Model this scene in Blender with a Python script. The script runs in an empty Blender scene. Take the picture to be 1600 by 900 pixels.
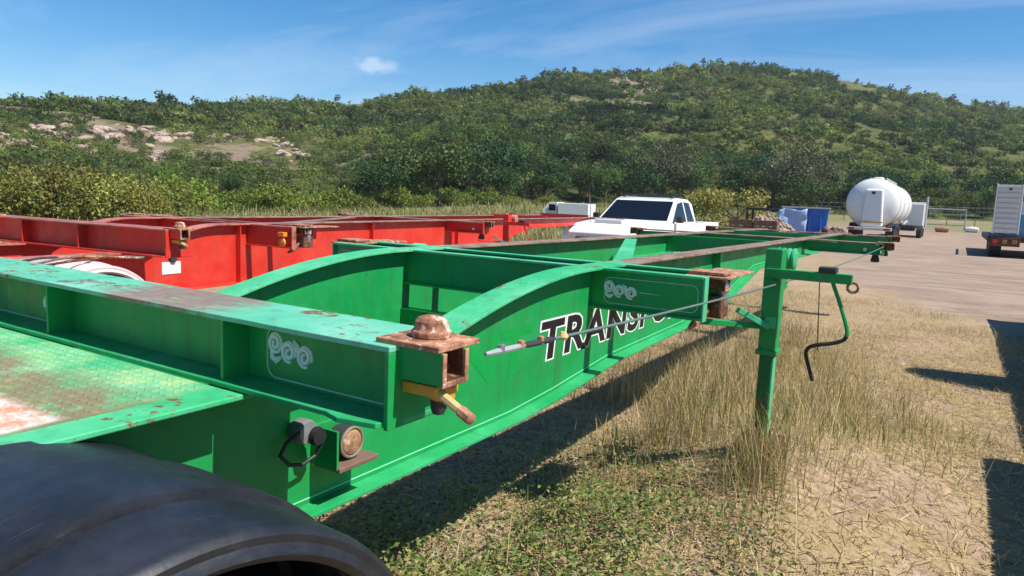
import bpy, math, random
import numpy as np
from mathutils import Vector, Matrix

random.seed(7)
RNG = np.random.default_rng(11)
SC = bpy.context.scene
COL = SC.collection

# ------------------------------------------------------------------ camera
cam_d = bpy.data.cameras.new('camera')
cam = bpy.data.objects.new('camera', cam_d)
COL.objects.link(cam)
CR = Matrix(((0.53090515, 0.08342795, -0.84331459),
             (-0.84640772, 0.1010987, -0.52285086),
             (0.04163763, 0.9913722, 0.12428788)))
cam.matrix_world = Matrix.Translation((0, 0, 1.5)) @ CR.to_4x4()
cam_d.sensor_width = 36.0
cam_d.lens = 1111.9 / 1600 * 36
cam_d.clip_start = 0.05
cam_d.clip_end = 4000
SC.camera = cam

# ------------------------------------------------------------------ sun and sky
SUN_TO = Vector((0.05, -1.0, 1.40)).normalized()
sun_d = bpy.data.lights.new('sun', 'SUN')
sun_d.energy = 5.0
sun_d.angle = math.radians(0.5)
sun_d.color = (1.0, 0.955, 0.88)
sun = bpy.data.objects.new('sun', sun_d)
sun.rotation_euler = SUN_TO.to_track_quat('Z', 'Y').to_euler()
sun.location = SUN_TO * 60
COL.objects.link(sun)

world = bpy.data.worlds.new('World')
SC.world = world
world.use_nodes = True
NT = world.node_tree
NT.nodes.clear()


def wn(t, **kw):
    n = NT.nodes.new(t)
    for k, v in kw.items():
        setattr(n, k, v)
    return n


def wl(a, b):
    NT.links.new(a, b)


sky = wn('ShaderNodeTexSky', sky_type='NISHITA')
sky.sun_disc = False
sky.sun_elevation = math.asin(SUN_TO.z)
sky.sun_rotation = math.atan2(SUN_TO.x, SUN_TO.y)
sky.altitude = 100
sky.air_density = 1.0
sky.dust_density = 0.25
sky.ozone_density = 3.2
geo = wn('ShaderNodeTexCoord')
sep = wn('ShaderNodeSeparateXYZ')
wl(geo.outputs['Generated'], sep.inputs[0])
# project the direction onto a cloud layer: (x, y) / (z + .12)
zadd = wn('ShaderNodeMath', operation='ADD'); zadd.inputs[1].default_value = 0.10
wl(sep.outputs['Z'], zadd.inputs[0])
zmax = wn('ShaderNodeMath', operation='MAXIMUM'); zmax.inputs[1].default_value = 0.04
wl(zadd.outputs[0], zmax.inputs[0])
dx = wn('ShaderNodeMath', operation='DIVIDE'); wl(sep.outputs['X'], dx.inputs[0]); wl(zmax.outputs[0], dx.inputs[1])
dy = wn('ShaderNodeMath', operation='DIVIDE'); wl(sep.outputs['Y'], dy.inputs[0]); wl(zmax.outputs[0], dy.inputs[1])
cmb = wn('ShaderNodeCombineXYZ'); wl(dx.outputs[0], cmb.inputs[0]); wl(dy.outputs[0], cmb.inputs[1])
mp = wn('ShaderNodeMapping'); mp.inputs['Rotation'].default_value = (0, 0, math.radians(35)); mp.inputs['Scale'].default_value = (1.1, 0.36, 1)
wl(cmb.outputs[0], mp.inputs[0])
nz = wn('ShaderNodeTexNoise'); nz.inputs['Scale'].default_value = 0.9; nz.inputs['Detail'].default_value = 9; nz.inputs['Roughness'].default_value = 0.6; nz.inputs['Distortion'].default_value = 0.7
wl(mp.outputs[0], nz.inputs['Vector'])
cr = wn('ShaderNodeValToRGB')
cr.color_ramp.elements[0].position = 0.46; cr.color_ramp.elements[0].color = (0, 0, 0, 1)
cr.color_ramp.elements[1].position = 0.80; cr.color_ramp.elements[1].color = (0.40, 0.40, 0.40, 1)
wl(nz.outputs['Fac'], cr.inputs[0])
# one small puffy cloud low over the ridge, where it hangs in the sky
PUFF = Vector((0.7196, 0.6740, 0.1670)).normalized()
vs = wn('ShaderNodeVectorMath', operation='SUBTRACT'); vs.inputs[1].default_value = PUFF
nrm = wn('ShaderNodeVectorMath', operation='NORMALIZE'); wl(geo.outputs['Generated'], nrm.inputs[0]); wl(nrm.outputs[0], vs.inputs[0])
n2 = wn('ShaderNodeTexNoise'); n2.inputs['Scale'].default_value = 38; n2.inputs['Detail'].default_value = 5
wl(nrm.outputs[0], n2.inputs['Vector'])
n2s = wn('ShaderNodeVectorMath', operation='SCALE'); n2s.inputs['Scale'].default_value = 0.030
n2c = wn('ShaderNodeVectorMath', operation='SUBTRACT'); n2c.inputs[1].default_value = (0.5, 0.5, 0.5)
wl(n2.outputs['Color'], n2c.inputs[0]); wl(n2c.outputs[0], n2s.inputs[0])
va = wn('ShaderNodeVectorMath', operation='ADD'); wl(vs.outputs[0], va.inputs[0]); wl(n2s.outputs[0], va.inputs[1])
vm = wn('ShaderNodeVectorMath', operation='MULTIPLY'); vm.inputs[1].default_value = (1, 1, 2.9); wl(va.outputs[0], vm.inputs[0])
vl = wn('ShaderNodeVectorMath', operation='LENGTH'); wl(vm.outputs[0], vl.inputs[0])
pr = wn('ShaderNodeMapRange'); pr.interpolation_type = 'SMOOTHSTEP'
pr.inputs['From Min'].default_value = 0.040; pr.inputs['From Max'].default_value = 0.012
pr.inputs['To Min'].default_value = 0; pr.inputs['To Max'].default_value = 0.46
wl(vl.outputs['Value'], pr.inputs['Value'])
mx = wn('ShaderNodeMath', operation='MAXIMUM'); wl(cr.outputs[0], mx.inputs[0]); wl(pr.outputs[0], mx.inputs[1])
hs = wn('ShaderNodeHueSaturation'); hs.inputs['Saturation'].default_value = 1.42; hs.inputs['Value'].default_value = 1.0
wl(sky.outputs[0], hs.inputs['Color'])
mixc = wn('ShaderNodeMix', data_type='RGBA'); mixc.inputs['B'].default_value = (6.6, 7.2, 8.4, 1)
wl(mx.outputs[0], mixc.inputs['Factor']); wl(hs.outputs[0], mixc.inputs['A'])
bg = wn('ShaderNodeBackground'); bg.inputs['Strength'].default_value = 0.096
wl(mixc.outputs['Result'], bg.inputs['Color'])
wo = wn('ShaderNodeOutputWorld'); wl(bg.outputs[0], wo.inputs[0])

vsn = SC.view_settings
vsn.view_transform = 'Standard'; vsn.look = 'None'; vsn.exposure = 0.52; vsn.gamma = 1.0; vsn.use_curve_mapping = False
SC.cycles.max_bounces = 6
SC.cycles.transparent_max_bounces = 6
SC.cycles.use_denoising = True
SC.cycles.sample_clamp_indirect = 4


# ------------------------------------------------------------------ materials
class Mat:
    def __init__(s, name):
        s.m = bpy.data.materials.new(name); s.m.use_nodes = True
        s.t = s.m.node_tree; s.b = s.t.nodes['Principled BSDF']; s.o = s.t.nodes['Material Output']

    def n(s, t, ins=None, **kw):
        nd = s.t.nodes.new(t)
        for k, v in kw.items(): setattr(nd, k, v)
        for k, v in (ins or {}).items(): s.put(nd.inputs[k], v)
        return nd

    def put(s, sock, v):
        if hasattr(v, 'is_output'): s.t.links.new(v, sock)
        else:
            if isinstance(v, tuple) and len(v) == 3 and sock.type == 'RGBA': v = v + (1,)
            sock.default_value = v

    def coord(s, kind='Object'):
        return s.n('ShaderNodeTexCoord').outputs[kind]

    def noise(s, scale, detail=5, rough=0.55, dist=0, vec=None, col=False):
        nd = s.n('ShaderNodeTexNoise', {'Scale': scale, 'Detail': detail, 'Roughness': rough, 'Distortion': dist})
        s.put(nd.inputs['Vector'], vec if vec is not None else s.coord())
        return nd.outputs['Color' if col else 'Fac']

    def ramp(s, v, a, b, lo=0.0, hi=1.0):
        return s.n('ShaderNodeMapRange', {'Value': v, 'From Min': a, 'From Max': b, 'To Min': lo, 'To Max': hi}, clamp=True, interpolation_type='SMOOTHSTEP').outputs[0]

    def mix(s, f, a, b):
        return s.n('ShaderNodeMix', {'Factor': f, 'A': a, 'B': b}, data_type='RGBA').outputs['Result']

    def math(s, op, a, b=0.0):
        nd = s.n('ShaderNodeMath', operation=op); s.put(nd.inputs[0], a); s.put(nd.inputs[1], b); return nd.outputs[0]

    def bump(s, h, strength=0.3, dist=0.01):
        s.put(s.b.inputs['Normal'], s.n('ShaderNodeBump', {'Height': h, 'Strength': strength, 'Distance': dist}).outputs[0])

    def set(s, **kw):
        for k, v in kw.items():
            k = {'color': 'Base Color', 'rough': 'Roughness', 'metal': 'Metallic', 'spec': 'Specular IOR Level', 'coat': 'Coat Weight'}.get(k, k)
            s.put(s.b.inputs[k], v)
        return s


def paint(name, base, faded, rust=0.12, fade=0.35, rough=0.42, bare=None, scale=1.0, smear=None):
    """weathered machine enamel: chalky patches, grime, rust freckles and chips; bare = (x0, x1) stretch worn to bare brown steel"""
    M = Mat(name)
    c = M.mix(M.ramp(M.noise(2.2 * scale, 6, 0.6), 0.38, 0.72, 0.0, fade), base, faded)
    c = M.mix(M.ramp(M.noise(14 * scale, 6, 0.7), 0.42, 0.75, 0, 0.35), c, faded)
    streak = M.n('ShaderNodeMapping', {'Vector': M.coord(), 'Scale': (9.0, 9.0, 0.9)}).outputs[0]
    c = M.mix(M.ramp(M.noise(2.5, 6, 0.65, vec=streak), 0.48, 0.78, 0, 0.42), c, (0.05, 0.065, 0.03))
    sc2 = M.n('ShaderNodeMapping', {'Vector': M.coord(), 'Scale': (2.2, 2.2, 55.0)}).outputs[0]
    c = M.mix(M.ramp(M.noise(3.0, 5, 0.7, vec=sc2), 0.66, 0.72, 0, 0.35), c, faded)
    c = M.mix(M.ramp(M.noise(75, 4, 0.6), 0.66, 0.74, 0, 0.5), c, (0.09, 0.075, 0.045))
    rm = M.ramp(M.math('ADD', M.math('MULTIPLY', M.noise(5.5 * scale, 8, 0.72), 0.6), M.math('MULTIPLY', M.noise(34 * scale, 4, 0.7), 0.4)), 0.60 - rust * 0.55, 0.64 - rust * 0.5)
    rustc = M.mix(M.noise(26, 4, 0.6), (0.10, 0.035, 0.015), (0.26, 0.11, 0.05))
    if rust > 0: c = M.mix(rm, c, rustc)
    rg = M.ramp(M.noise(9, 5), 0.3, 0.7, rough - 0.08, rough + 0.16)
    if bare:
        x = M.n('ShaderNodeSeparateXYZ', {'Vector': M.coord()}).outputs['X']
        xn = M.math('ADD', x, M.math('MULTIPLY', M.math('SUBTRACT', M.noise(7, 5), 0.5), 0.9))
        f = M.math('MULTIPLY', M.ramp(xn, bare[0] - 0.06, bare[0] + 0.10), M.ramp(xn, bare[1] + 0.10, bare[1] - 0.06))
        f = M.math('MULTIPLY', f, M.ramp(M.noise(11, 6, 0.7), 0.24, 0.46))
        bc = M.mix(M.ramp(M.noise(8, 6, 0.7), 0.35, 0.65), (0.17, 0.095, 0.065), (0.33, 0.22, 0.16))
        c = M.mix(f, c, bc)
    if smear:
        yy = M.n('ShaderNodeSeparateXYZ', {'Vector': M.coord()}).outputs['Y']
        sv_ = M.n('ShaderNodeMapping', {'Vector': M.coord(), 'Scale': (9.0, 1.6, 1.0)}).outputs[0]
        yn = M.math('ADD', yy, M.math('MULTIPLY', M.math('SUBTRACT', M.noise(3, 6, .65, vec=sv_), 0.5), 0.5))
        f = M.math('MULTIPLY', M.math('MULTIPLY', M.ramp(yn, smear[0] - .05, smear[0] + .12), M.ramp(yn, smear[1] + .12, smear[1] - .05)), M.ramp(M.noise(4, 7, .7, vec=sv_), .28, .46, 0, .95))
        c = M.mix(f, c, M.mix(M.noise(30, 5), (0.16, 0.085, 0.06), (0.33, 0.24, 0.18)))
    M.set(color=c, rough=rg, spec=0.45)
    M.bump(M.math('ADD', M.math('MULTIPLY', M.noise(60, 4, 0.6), 0.12), M.math('MULTIPLY', M.noise(3.2, 3, 0.5), 2.2)), 0.35, 0.010)
    return M.m


def plain(name, base, rough=0.5, metal=0.0, var=0.25, scale=12, spec=0.5, bump=0.0):
    M = Mat(name)
    dark = tuple(v * (1 - var) for v in base); lite = tuple(min(1, v * (1 + var)) for v in base)
    M.set(color=M.mix(M.noise(scale, 6, 0.65), dark, lite), rough=M.ramp(M.noise(scale * 1.7, 4), 0.3, 0.7, max(0.03, rough - 0.1), min(1, rough + 0.1)), metal=metal, spec=spec)
    if bump: M.bump(M.noise(scale * 5, 4), bump, 0.005)
    return M.m


def rusty(name, a=(0.13, 0.05, 0.028), b=(0.52, 0.26, 0.15), c=(0.66, 0.50, 0.40), amt=0.55):
    M = Mat(name)
    col = M.mix(M.ramp(M.noise(22, 7, 0.7), 0.3, 0.7), a, b)
    col = M.mix(M.ramp(M.noise(38, 5, 0.65), amt, amt + 0.1), col, c)
    M.set(color=col, rough=0.82, spec=0.25); M.bump(M.noise(90, 5), 0.35, 0.004)
    return M.m


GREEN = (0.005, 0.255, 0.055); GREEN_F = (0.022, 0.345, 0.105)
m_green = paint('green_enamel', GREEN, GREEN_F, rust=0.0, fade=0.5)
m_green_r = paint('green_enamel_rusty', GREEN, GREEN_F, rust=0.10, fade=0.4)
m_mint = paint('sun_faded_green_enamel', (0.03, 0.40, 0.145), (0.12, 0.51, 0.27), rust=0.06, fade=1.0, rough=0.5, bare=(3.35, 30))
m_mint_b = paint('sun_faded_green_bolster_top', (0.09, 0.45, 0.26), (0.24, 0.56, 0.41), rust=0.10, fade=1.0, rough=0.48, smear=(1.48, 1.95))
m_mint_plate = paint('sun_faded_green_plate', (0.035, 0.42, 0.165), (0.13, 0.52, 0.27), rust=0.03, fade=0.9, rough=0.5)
RED = (0.58, 0.024, 0.015); RED_F = (0.66, 0.075, 0.045)
m_flange = paint('sunlit_tone_green_bottom_flange', (0.010, 0.30, 0.085), (0.05, 0.42, 0.17), rust=0.0, fade=0.9)  # paler green: sunlit brightness of the bottom flanges put into the colour
m_red = paint('red_enamel', RED, RED_F, rust=0.02, fade=0.6)
m_red_top = paint('sun_faded_red_enamel', (0.42, 0.09, 0.06), (0.55, 0.26, 0.20), rust=0.16, fade=0.8, bare=(2.6, 40))
m_inner = paint('rust_stained_green_leg', (0.003, 0.12, 0.035), (0.01, 0.20, 0.07), rust=0.13, fade=.5)
m_rust = rusty('rusted_casting')
m_rust_d = rusty('dark_rusted_steel', (0.05, 0.022, 0.014), (0.17, 0.075, 0.04), (0.28, 0.16, 0.1))
m_steel = plain('grey_bare_steel', (0.42, 0.41, 0.40), 0.42, 0.7, 0.35, 30)
m_brownsteel = plain('brown_primer_steel', (0.17, 0.10, 0.075), 0.6, 0.0, 0.4, 20)
m_white = plain('white_enamel', (0.74, 0.74, 0.72), 0.35, 0, 0.08, 3)
m_offwhite = plain('dirty_white_enamel', (0.62, 0.61, 0.57), 0.5, 0, 0.18, 4)
m_line = plain('pale_green_sign_paint', (0.42, 0.62, 0.50), 0.6, 0, 0.25, 40)
m_scroll = plain('pale_scroll_paint', (0.62, 0.74, 0.66), 0.6, 0, 0.2, 40)
m_weld = plain('bright_green_seam', (0.20, 0.60, 0.36), 0.5, 0, 0.15, 30)
m_letter_w = plain('white_letter_vinyl', (0.78, 0.80, 0.77), 0.45, 0, 0.08, 20)
m_letter_k = plain('black_letter_vinyl', (0.012, 0.010, 0.014), 0.4, 0, 0.5, 20)
m_ghost = plain('unfaded_green_enamel', (0.002, 0.285, 0.052), 0.42, 0, 0.08, 12)
m_yellow = plain('chipped_yellow_paint', (0.55, 0.27, 0.03), 0.55, 0, 0.35, 24)
m_cream = plain('worn_yellow_steel', (0.60, 0.42, 0.17), 0.6, 0, 0.3, 26)
m_black = plain('black_rubber', (0.012, 0.012, 0.013), 0.6, 0, 0.4, 25)
m_dark = plain('dark_chassis_steel', (0.03, 0.032, 0.034), 0.6, 0, 0.4, 15)
m_glass_dark = plain('dark_vehicle_glass', (0.008, 0.011, 0.018), 0.12, 0, 0.1, 3, spec=0.25)
m_orange = plain('amber_lamp_lens', (0.70, 0.23, 0.03), 0.3, 0, 0.1, 20)
m_redlens = plain('red_lamp_lens', (0.5, 0.03, 0.02), 0.3, 0, 0.1, 20)
m_tanlens = rusty('weathered_amber_lens', (0.16, 0.08, 0.04), (0.46, 0.27, 0.14), (0.5, 0.38, 0.25))
m_blue = plain('blue_bin_paint', (0.02, 0.13, 0.48), 0.45, 0, 0.3, 4)
m_tarp = plain('pale_blue_tarpaulin', (0.32, 0.42, 0.62), 0.6, 0, 0.35, 9)
m_wood = plain('old_brown_timber', (0.13, 0.075, 0.055), 0.85, 0, 0.35, 8)
m_pink = plain('faded_pink_white_plastic', (0.66, 0.50, 0.47), 0.5, 0, 0.15, 5)
m_grey = plain('grey_galvanised_steel', (0.40, 0.41, 0.42), 0.5, 0.3, 0.15, 10)
m_rubble = plain('pinkish_rubble', (0.34, 0.25, 0.195), 0.95, 0, 0.3, 9, bump=0.4)

# black moulded plastic of the mudguard: scuffed, dusty
M = Mat('black_mudguard_plastic')
scuff = M.n('ShaderNodeMapping', {'Vector': M.coord(), 'Scale': (1.2, 14, 1.2)}).outputs[0]
c = M.mix(M.ramp(M.noise(5, 7, 0.7), 0.35, 0.75), (0.010, 0.011, 0.014), (0.026, 0.029, 0.037))
c = M.mix(M.ramp(M.noise(3.5, 8, 0.75, vec=scuff), 0.58, 0.76, 0, 0.35), c, (0.11, 0.11, 0.12))
M.set(color=c, rough=M.ramp(M.noise(8, 6, 0.7), 0.3, 0.7, 0.34, 0.56), spec=0.5)
M.bump(M.noise(140, 4, 0.6), 0.10, 0.003)
m_guard = M.m

# tread plate: faded green with the tread worn brown and pale
M = Mat('worn_tread_plate_enamel')
x = M.n('ShaderNodeSeparateXYZ', {'Vector': M.coord()})
c = M.mix(M.ramp(M.noise(4, 6, 0.6), 0.35, 0.7), (0.05, 0.36, 0.15), (0.20, 0.47, 0.26))
c = M.mix(M.ramp(M.noise(9, 6, 0.7), 0.45, 0.7, 0, 0.75), c, (0.40, 0.50, 0.20))
wx = M.math('ADD', x.outputs['X'], M.math('MULTIPLY', M.math('SUBTRACT', M.noise(5, 6, 0.65), 0.5), 0.55))
brown = M.math('MULTIPLY', M.ramp(wx, 0.95, 0.76), M.ramp(M.noise(16, 6, 0.7), 0.26, 0.52))
c = M.mix(M.math('MULTIPLY', brown, 0.85), c, (0.21, 0.13, 0.075))
wy = M.math('ADD', x.outputs['Y'], M.math('MULTIPLY', M.math('SUBTRACT', M.noise(6, 5), 0.5), 0.06))
pale = M.math('MULTIPLY', M.ramp(wy, 1.42, 1.45), M.math('MULTIPLY', M.ramp(x.outputs['X'], 0.70, 0.655), M.ramp(wy, 2.2, 1.8)))
c = M.mix(pale, c, M.mix(M.ramp(M.noise(12, 6, 0.7), 0.4, 0.65), (0.70, 0.66, 0.60), (0.55, 0.25, 0.16)))
M.set(color=c, rough=0.72, spec=0.3); M.bump(M.noise(80, 4), 0.15, 0.004)
m_tread = M.m


def attr_leaf(name, trans=0.25, rough=0.6, rnd=0.0):
    M = Mat(name)
    col = M.n('ShaderNodeVertexColor', layer_name='col').outputs['Color']
    if rnd:
        oi = M.n('ShaderNodeObjectInfo')
        col = M.n('ShaderNodeHueSaturation', {'Color': col, 'Hue': M.ramp(oi.outputs['Random'], 0, 1, 0.5 - 0.025, 0.5 + 0.02),
                                              'Value': M.ramp(M.math('FRACT', M.math('MULTIPLY', oi.outputs['Random'], 7.3)), 0, 1, 1 - rnd, 1 + rnd)}).outputs[0]
    M.set(color=col, rough=rough, spec=0.25)
    tr = M.n('ShaderNodeBsdfTranslucent', {'Color': col})
    ms = M.n('ShaderNodeMixShader', {0: trans})
    M.t.links.new(M.b.outputs[0], ms.inputs[1]); M.t.links.new(tr.outputs[0], ms.inputs[2]); M.t.links.new(ms.outputs[0], M.o.inputs[0])
    return M.m


m_leaf = attr_leaf('foliage_leaves', 0.25, 0.55, 0.22)
m_hillleaf = attr_leaf('hill_foliage', 0.34, 0.8)
m_grass = attr_leaf('grass_blades', 0.30, 0.65)
m_bark = plain('grey_brown_bark', (0.13, 0.10, 0.075), 0.9, 0, 0.35, 14)


# ------------------------------------------------------------------ mesh helpers
class MB:
    def __init__(s): s.v = []; s.f = []

    def add(s, vs, fs):
        o = len(s.v); s.v += [tuple(p) for p in vs]; s.f += [tuple(i + o for i in f) for f in fs]; return s

    def box(s, x0, x1, y0, y1, z0, z1):
        vs = [(x0, y0, z0), (x1, y0, z0), (x1, y1, z0), (x0, y1, z0), (x0, y0, z1), (x1, y0, z1), (x1, y1, z1), (x0, y1, z1)]
        return s.add(vs, [(0, 3, 2, 1), (4, 5, 6, 7), (0, 1, 5, 4), (1, 2, 6, 5), (2, 3, 7, 6), (3, 0, 4, 7)])

    def bar(s, a, b, w, h, up=(0, 0, 1)):
        a = Vector(a); b = Vector(b); d = (b - a).normalized(); u = Vector(up)
        sx = d.cross(u).normalized() * w / 2; sz = sx.cross(d).normalized() * h / 2
        vs = [p + i * sx + j * sz for p in (a, b) for i, j in ((-1, -1), (1, -1), (1, 1), (-1, 1))]
        return s.add(vs, [(3, 2, 1, 0), (4, 5, 6, 7), (0, 1, 5, 4), (1, 2, 6, 5), (2, 3, 7, 6), (3, 0, 4, 7)])

    def prism(s, pts, axis, a0, a1):
        n = len(pts)
        def mk(p, t):
            return {'x': (t, p[0], p[1]), 'y': (p[0], t, p[1]), 'z': (p[0], p[1], t)}[axis]
        vs = [mk(p, a0) for p in pts] + [mk(p, a1) for p in pts]
        return s.add(vs, [tuple(range(n))[::-1], tuple(range(n, 2 * n))] + [(i, (i + 1) % n, n + (i + 1) % n, n + i) for i in range(n)])

    def tube(s, pts, r, n=8, closed=False):
        pts = [Vector(p) for p in pts]; rs = r if isinstance(r, (list, tuple)) else [r] * len(pts)
        m = len(pts); vs = []; prev = None
        for i, p in enumerate(pts):
            if closed: d = pts[(i + 1) % m] - pts[i - 1]
            else: d = pts[min(i + 1, m - 1)] - pts[max(i - 1, 0)]
            d.normalize()
            ref = prev if prev is not None else (Vector((0, 0, 1)) if abs(d.z) < 0.9 else Vector((1, 0, 0)))
            sx = d.cross(ref)
            if sx.length < 1e-5: sx = d.cross(Vector((0, 1, 0.3)))
            sx.normalize(); sy = sx.cross(d).normalized(); prev = sy
            for k in range(n):
                a = 2 * math.pi * k / n; vs.append(p + (sx * math.cos(a) + sy * math.sin(a)) * rs[i])
        fs = []
        for i in range(m if closed else m - 1):
            j = (i + 1) % m
            fs += [(i * n + k, i * n + (k + 1) % n, j * n + (k + 1) % n, j * n + k) for k in range(n)]
        if not closed: fs += [tuple(range(n))[::-1], tuple(range((m - 1) * n, m * n))]
        return s.add(vs, fs)

    def lathe(s, prof, c, axis='y', n=32):
        """prof: list of (radius, offset along axis)"""
        vs = []
        for r, o in prof:
            for k in range(n):
                a = 2 * math.pi * k / n; u, v = r * math.cos(a), r * math.sin(a)
                vs.append({'y': (c[0] + u, c[1] + o, c[2] + v), 'x': (c[0] + o, c[1] + u, c[2] + v), 'z': (c[0] + u, c[1] + v, c[2] + o)}[axis])
        fs = []
        for i in range(len(prof) - 1):
            fs += [(i * n + k, i * n + (k + 1) % n, (i + 1) * n + (k + 1) % n, (i + 1) * n + k) for k in range(n)]
        if prof[0][0] > 1e-6: fs.append(tuple(range(n))[::-1])
        if prof[-1][0] > 1e-6: fs.append(tuple(range((len(prof) - 1) * n, len(prof) * n)))
        return s.add(vs, fs)

    def build(s, name, mat, parent=None, bevel=0.0, smooth=False, seg=2):
        me = bpy.data.meshes.new(name); me.from_pydata(s.v, [], s.f); me.update()
        import bmesh
        bm = bmesh.new(); bm.from_mesh(me); bmesh.ops.recalc_face_normals(bm, faces=bm.faces); bm.to_mesh(me); bm.free()
        me.materials.append(mat)
        if smooth:
            me.polygons.foreach_set('use_smooth', [True] * len(me.polygons))
            try: me.set_sharp_from_angle(angle=math.radians(40))
            except Exception: pass
        o = bpy.data.objects.new(name, me); COL.objects.link(o); o.parent = parent
        if bevel:
            b = o.modifiers.new('bevel', 'BEVEL'); b.width = bevel; b.segments = seg; b.limit_method = 'ANGLE'; b.angle_limit = math.radians(40)
        return o


def tag(o, label=None, cat=None, group=None, kind=None):
    for k, v in (('label', label), ('category', cat), ('group', group), ('kind', kind)):
        if v: o[k] = v
    return o


def thing(name, label, cat, loc=(0, 0, 0), rz=0.0, group=None):
    o = bpy.data.objects.new(name, None); o.empty_display_size = 0.2
    COL.objects.link(o); o.location = loc; o.rotation_euler = (0, 0, rz)
    return tag(o, label, cat, group)


def np_mesh(name, V, F, mat, col=None, smooth=False):
    """V (n,3), F (m,k) arrays"""
    me = bpy.data.meshes.new(name)
    k = F.shape[1]; m = F.shape[0]
    me.vertices.add(len(V)); me.vertices.foreach_set('co', np.ascontiguousarray(V, np.float32).ravel())
    me.loops.add(m * k); me.loops.foreach_set('vertex_index', np.ascontiguousarray(F, np.int32).ravel())
    me.polygons.add(m)
    me.polygons.foreach_set('loop_start', np.arange(0, m * k, k, dtype=np.int32))
    try: me.polygons.foreach_set('loop_total', np.full(m, k, np.int32))
    except Exception: pass
    if smooth: me.polygons.foreach_set('use_smooth', np.ones(m, bool))
    if col is not None:
        a = me.color_attributes.new('col', 'FLOAT_COLOR', 'POINT')
        rgba = np.ones((len(V), 4), np.float32); rgba[:, :3] = col
        a.data.foreach_set('color', rgba.ravel())
    me.update(calc_edges=True); me.validate()
    me.materials.append(mat)
    return me


def link(name, me, parent=None):
    o = bpy.data.objects.new(name, me); COL.objects.link(o); o.parent = parent; return o


def vnoise(x, y, s, seed=0):
    """cheap smooth value noise"""
    x = np.asarray(x, float) / s; y = np.asarray(y, float) / s
    xi = np.floor(x); yi = np.floor(y); fx = x - xi; fy = y - yi
    fx = fx * fx * (3 - 2 * fx); fy = fy * fy * (3 - 2 * fy)
    def h(a, b):
        t = np.sin(a * 127.1 + b * 311.7 + seed * 74.7) * 43758.5453
        return t - np.floor(t)
    return (h(xi, yi) * (1 - fx) + h(xi + 1, yi) * fx) * (1 - fy) + (h(xi, yi + 1) * (1 - fx) + h(xi + 1, yi + 1) * fx) * fy


def sstep(a, b, x):
    t = np.clip((np.asarray(x, float) - a) / (b - a), 0, 1); return t * t * (3 - 2 * t)


# ------------------------------------------------------------------ ground
def ground_z(x, y):
    x = np.asarray(x, float); y = np.asarray(y, float)
    d = np.hypot(x, y)
    near = sstep(30, 14, d)
    z = near * (0.05 * (vnoise(x, y, 1.3, 1) - 0.5) + 0.025 * (vnoise(x, y, 0.37, 2) - 0.5))
    z = z + 0.06 * sstep(3.0, 4.5, x) * sstep(7.5, 5.5, x) * sstep(-0.3, 0.7, y) * sstep(2.2, 1.3, y)
    z = z + 0.22 * np.exp(-((x - 4.0) / .85) ** 2 - ((y - .72) / .55) ** 2)
    z = z + 1.15 * sstep(52, 95, d)
    return z


xs = np.concatenate([np.linspace(-40, -2, 20), np.linspace(-1.8, 14, 180), np.linspace(14.3, 40, 60), np.linspace(42, 130, 45), np.linspace(150, 900, 26)])
ys = np.concatenate([np.linspace(-500, -60, 16), np.linspace(-55, -8, 24), np.linspace(-7.5, 9, 180), np.linspace(9.4, 40, 50), np.linspace(42, 130, 36), np.linspace(150, 700, 20)])
gx, gy = np.meshgrid(xs, ys, indexing='ij')
V = np.stack([gx, gy, ground_z(gx, gy)], -1).reshape(-1, 3)
ii = np.arange(len(xs) * len(ys)).reshape(len(xs), len(ys))
F = np.stack([ii[:-1, :-1], ii[1:, :-1], ii[1:, 1:], ii[:-1, 1:]], -1).reshape(-1, 4)

M = Mat('dry_yard_ground')
P = M.n('ShaderNodeNewGeometry').outputs['Position']
sx = M.n('ShaderNodeSeparateXYZ', {'Vector': P}); X, Y = sx.outputs['X'], sx.outputs['Y']
soil = M.mix(M.ramp(M.noise(2.6, 8, 0.65, vec=P), 0.35, 0.68), (0.34, 0.235, 0.155), (0.47, 0.35, 0.225))
soil = M.mix(M.ramp(M.noise(28, 6, 0.7, vec=P), 0.42, 0.62), soil, (0.20, 0.145, 0.095))
soil = M.mix(M.ramp(M.noise(0.9, 5, vec=P), 0.46, 0.64, 0, 0.55), soil, (0.42, 0.285, 0.20))
dryg = M.mix(M.noise(60, 4, vec=P), (0.29, 0.21, 0.095), (0.42, 0.32, 0.165))
soil = M.mix(M.ramp(M.noise(1.6, 6, 0.6, vec=P), 0.42, 0.60, 0, 0.7), soil, dryg)
gvec = M.n('ShaderNodeMapping', {'Vector': P, 'Scale': (1.0, 0.38, 1)}).outputs[0]
grav = M.mix(M.ramp(M.noise(1.3, 9, 0.72, vec=gvec), 0.36, 0.66), (0.235, 0.17, 0.125), (0.38, 0.285, 0.215))
grav = M.mix(M.ramp(M.noise(0.35, 5, 0.6, vec=P), 0.42, 0.66, 0, 0.6), grav, (0.30, 0.21, 0.155))
grav = M.mix(M.ramp(M.noise(40, 5, 0.7, vec=P), 0.58, 0.72, 0, 0.5), grav, (0.52, 0.44, 0.37))
edge = M.math('ADD', M.math('ADD', X, M.math('MULTIPLY', Y, -2.0)), M.math('MULTIPLY', M.math('SUBTRACT', M.noise(0.6, 6, 0.65, vec=P), 0.5), 5.0))
gm = M.math('MULTIPLY', M.ramp(edge, 12.0, 14.6), M.ramp(Y, 3.4, 2.2))          # the gravel road in front, on the right
gm2 = M.math('MULTIPLY', M.ramp(Y, 2.9, 3.5), M.math('MULTIPLY', M.ramp(Y, 5.6, 4.8), M.ramp(X, 9.5, 7.5)))  # bare lane between the two trailers
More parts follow.
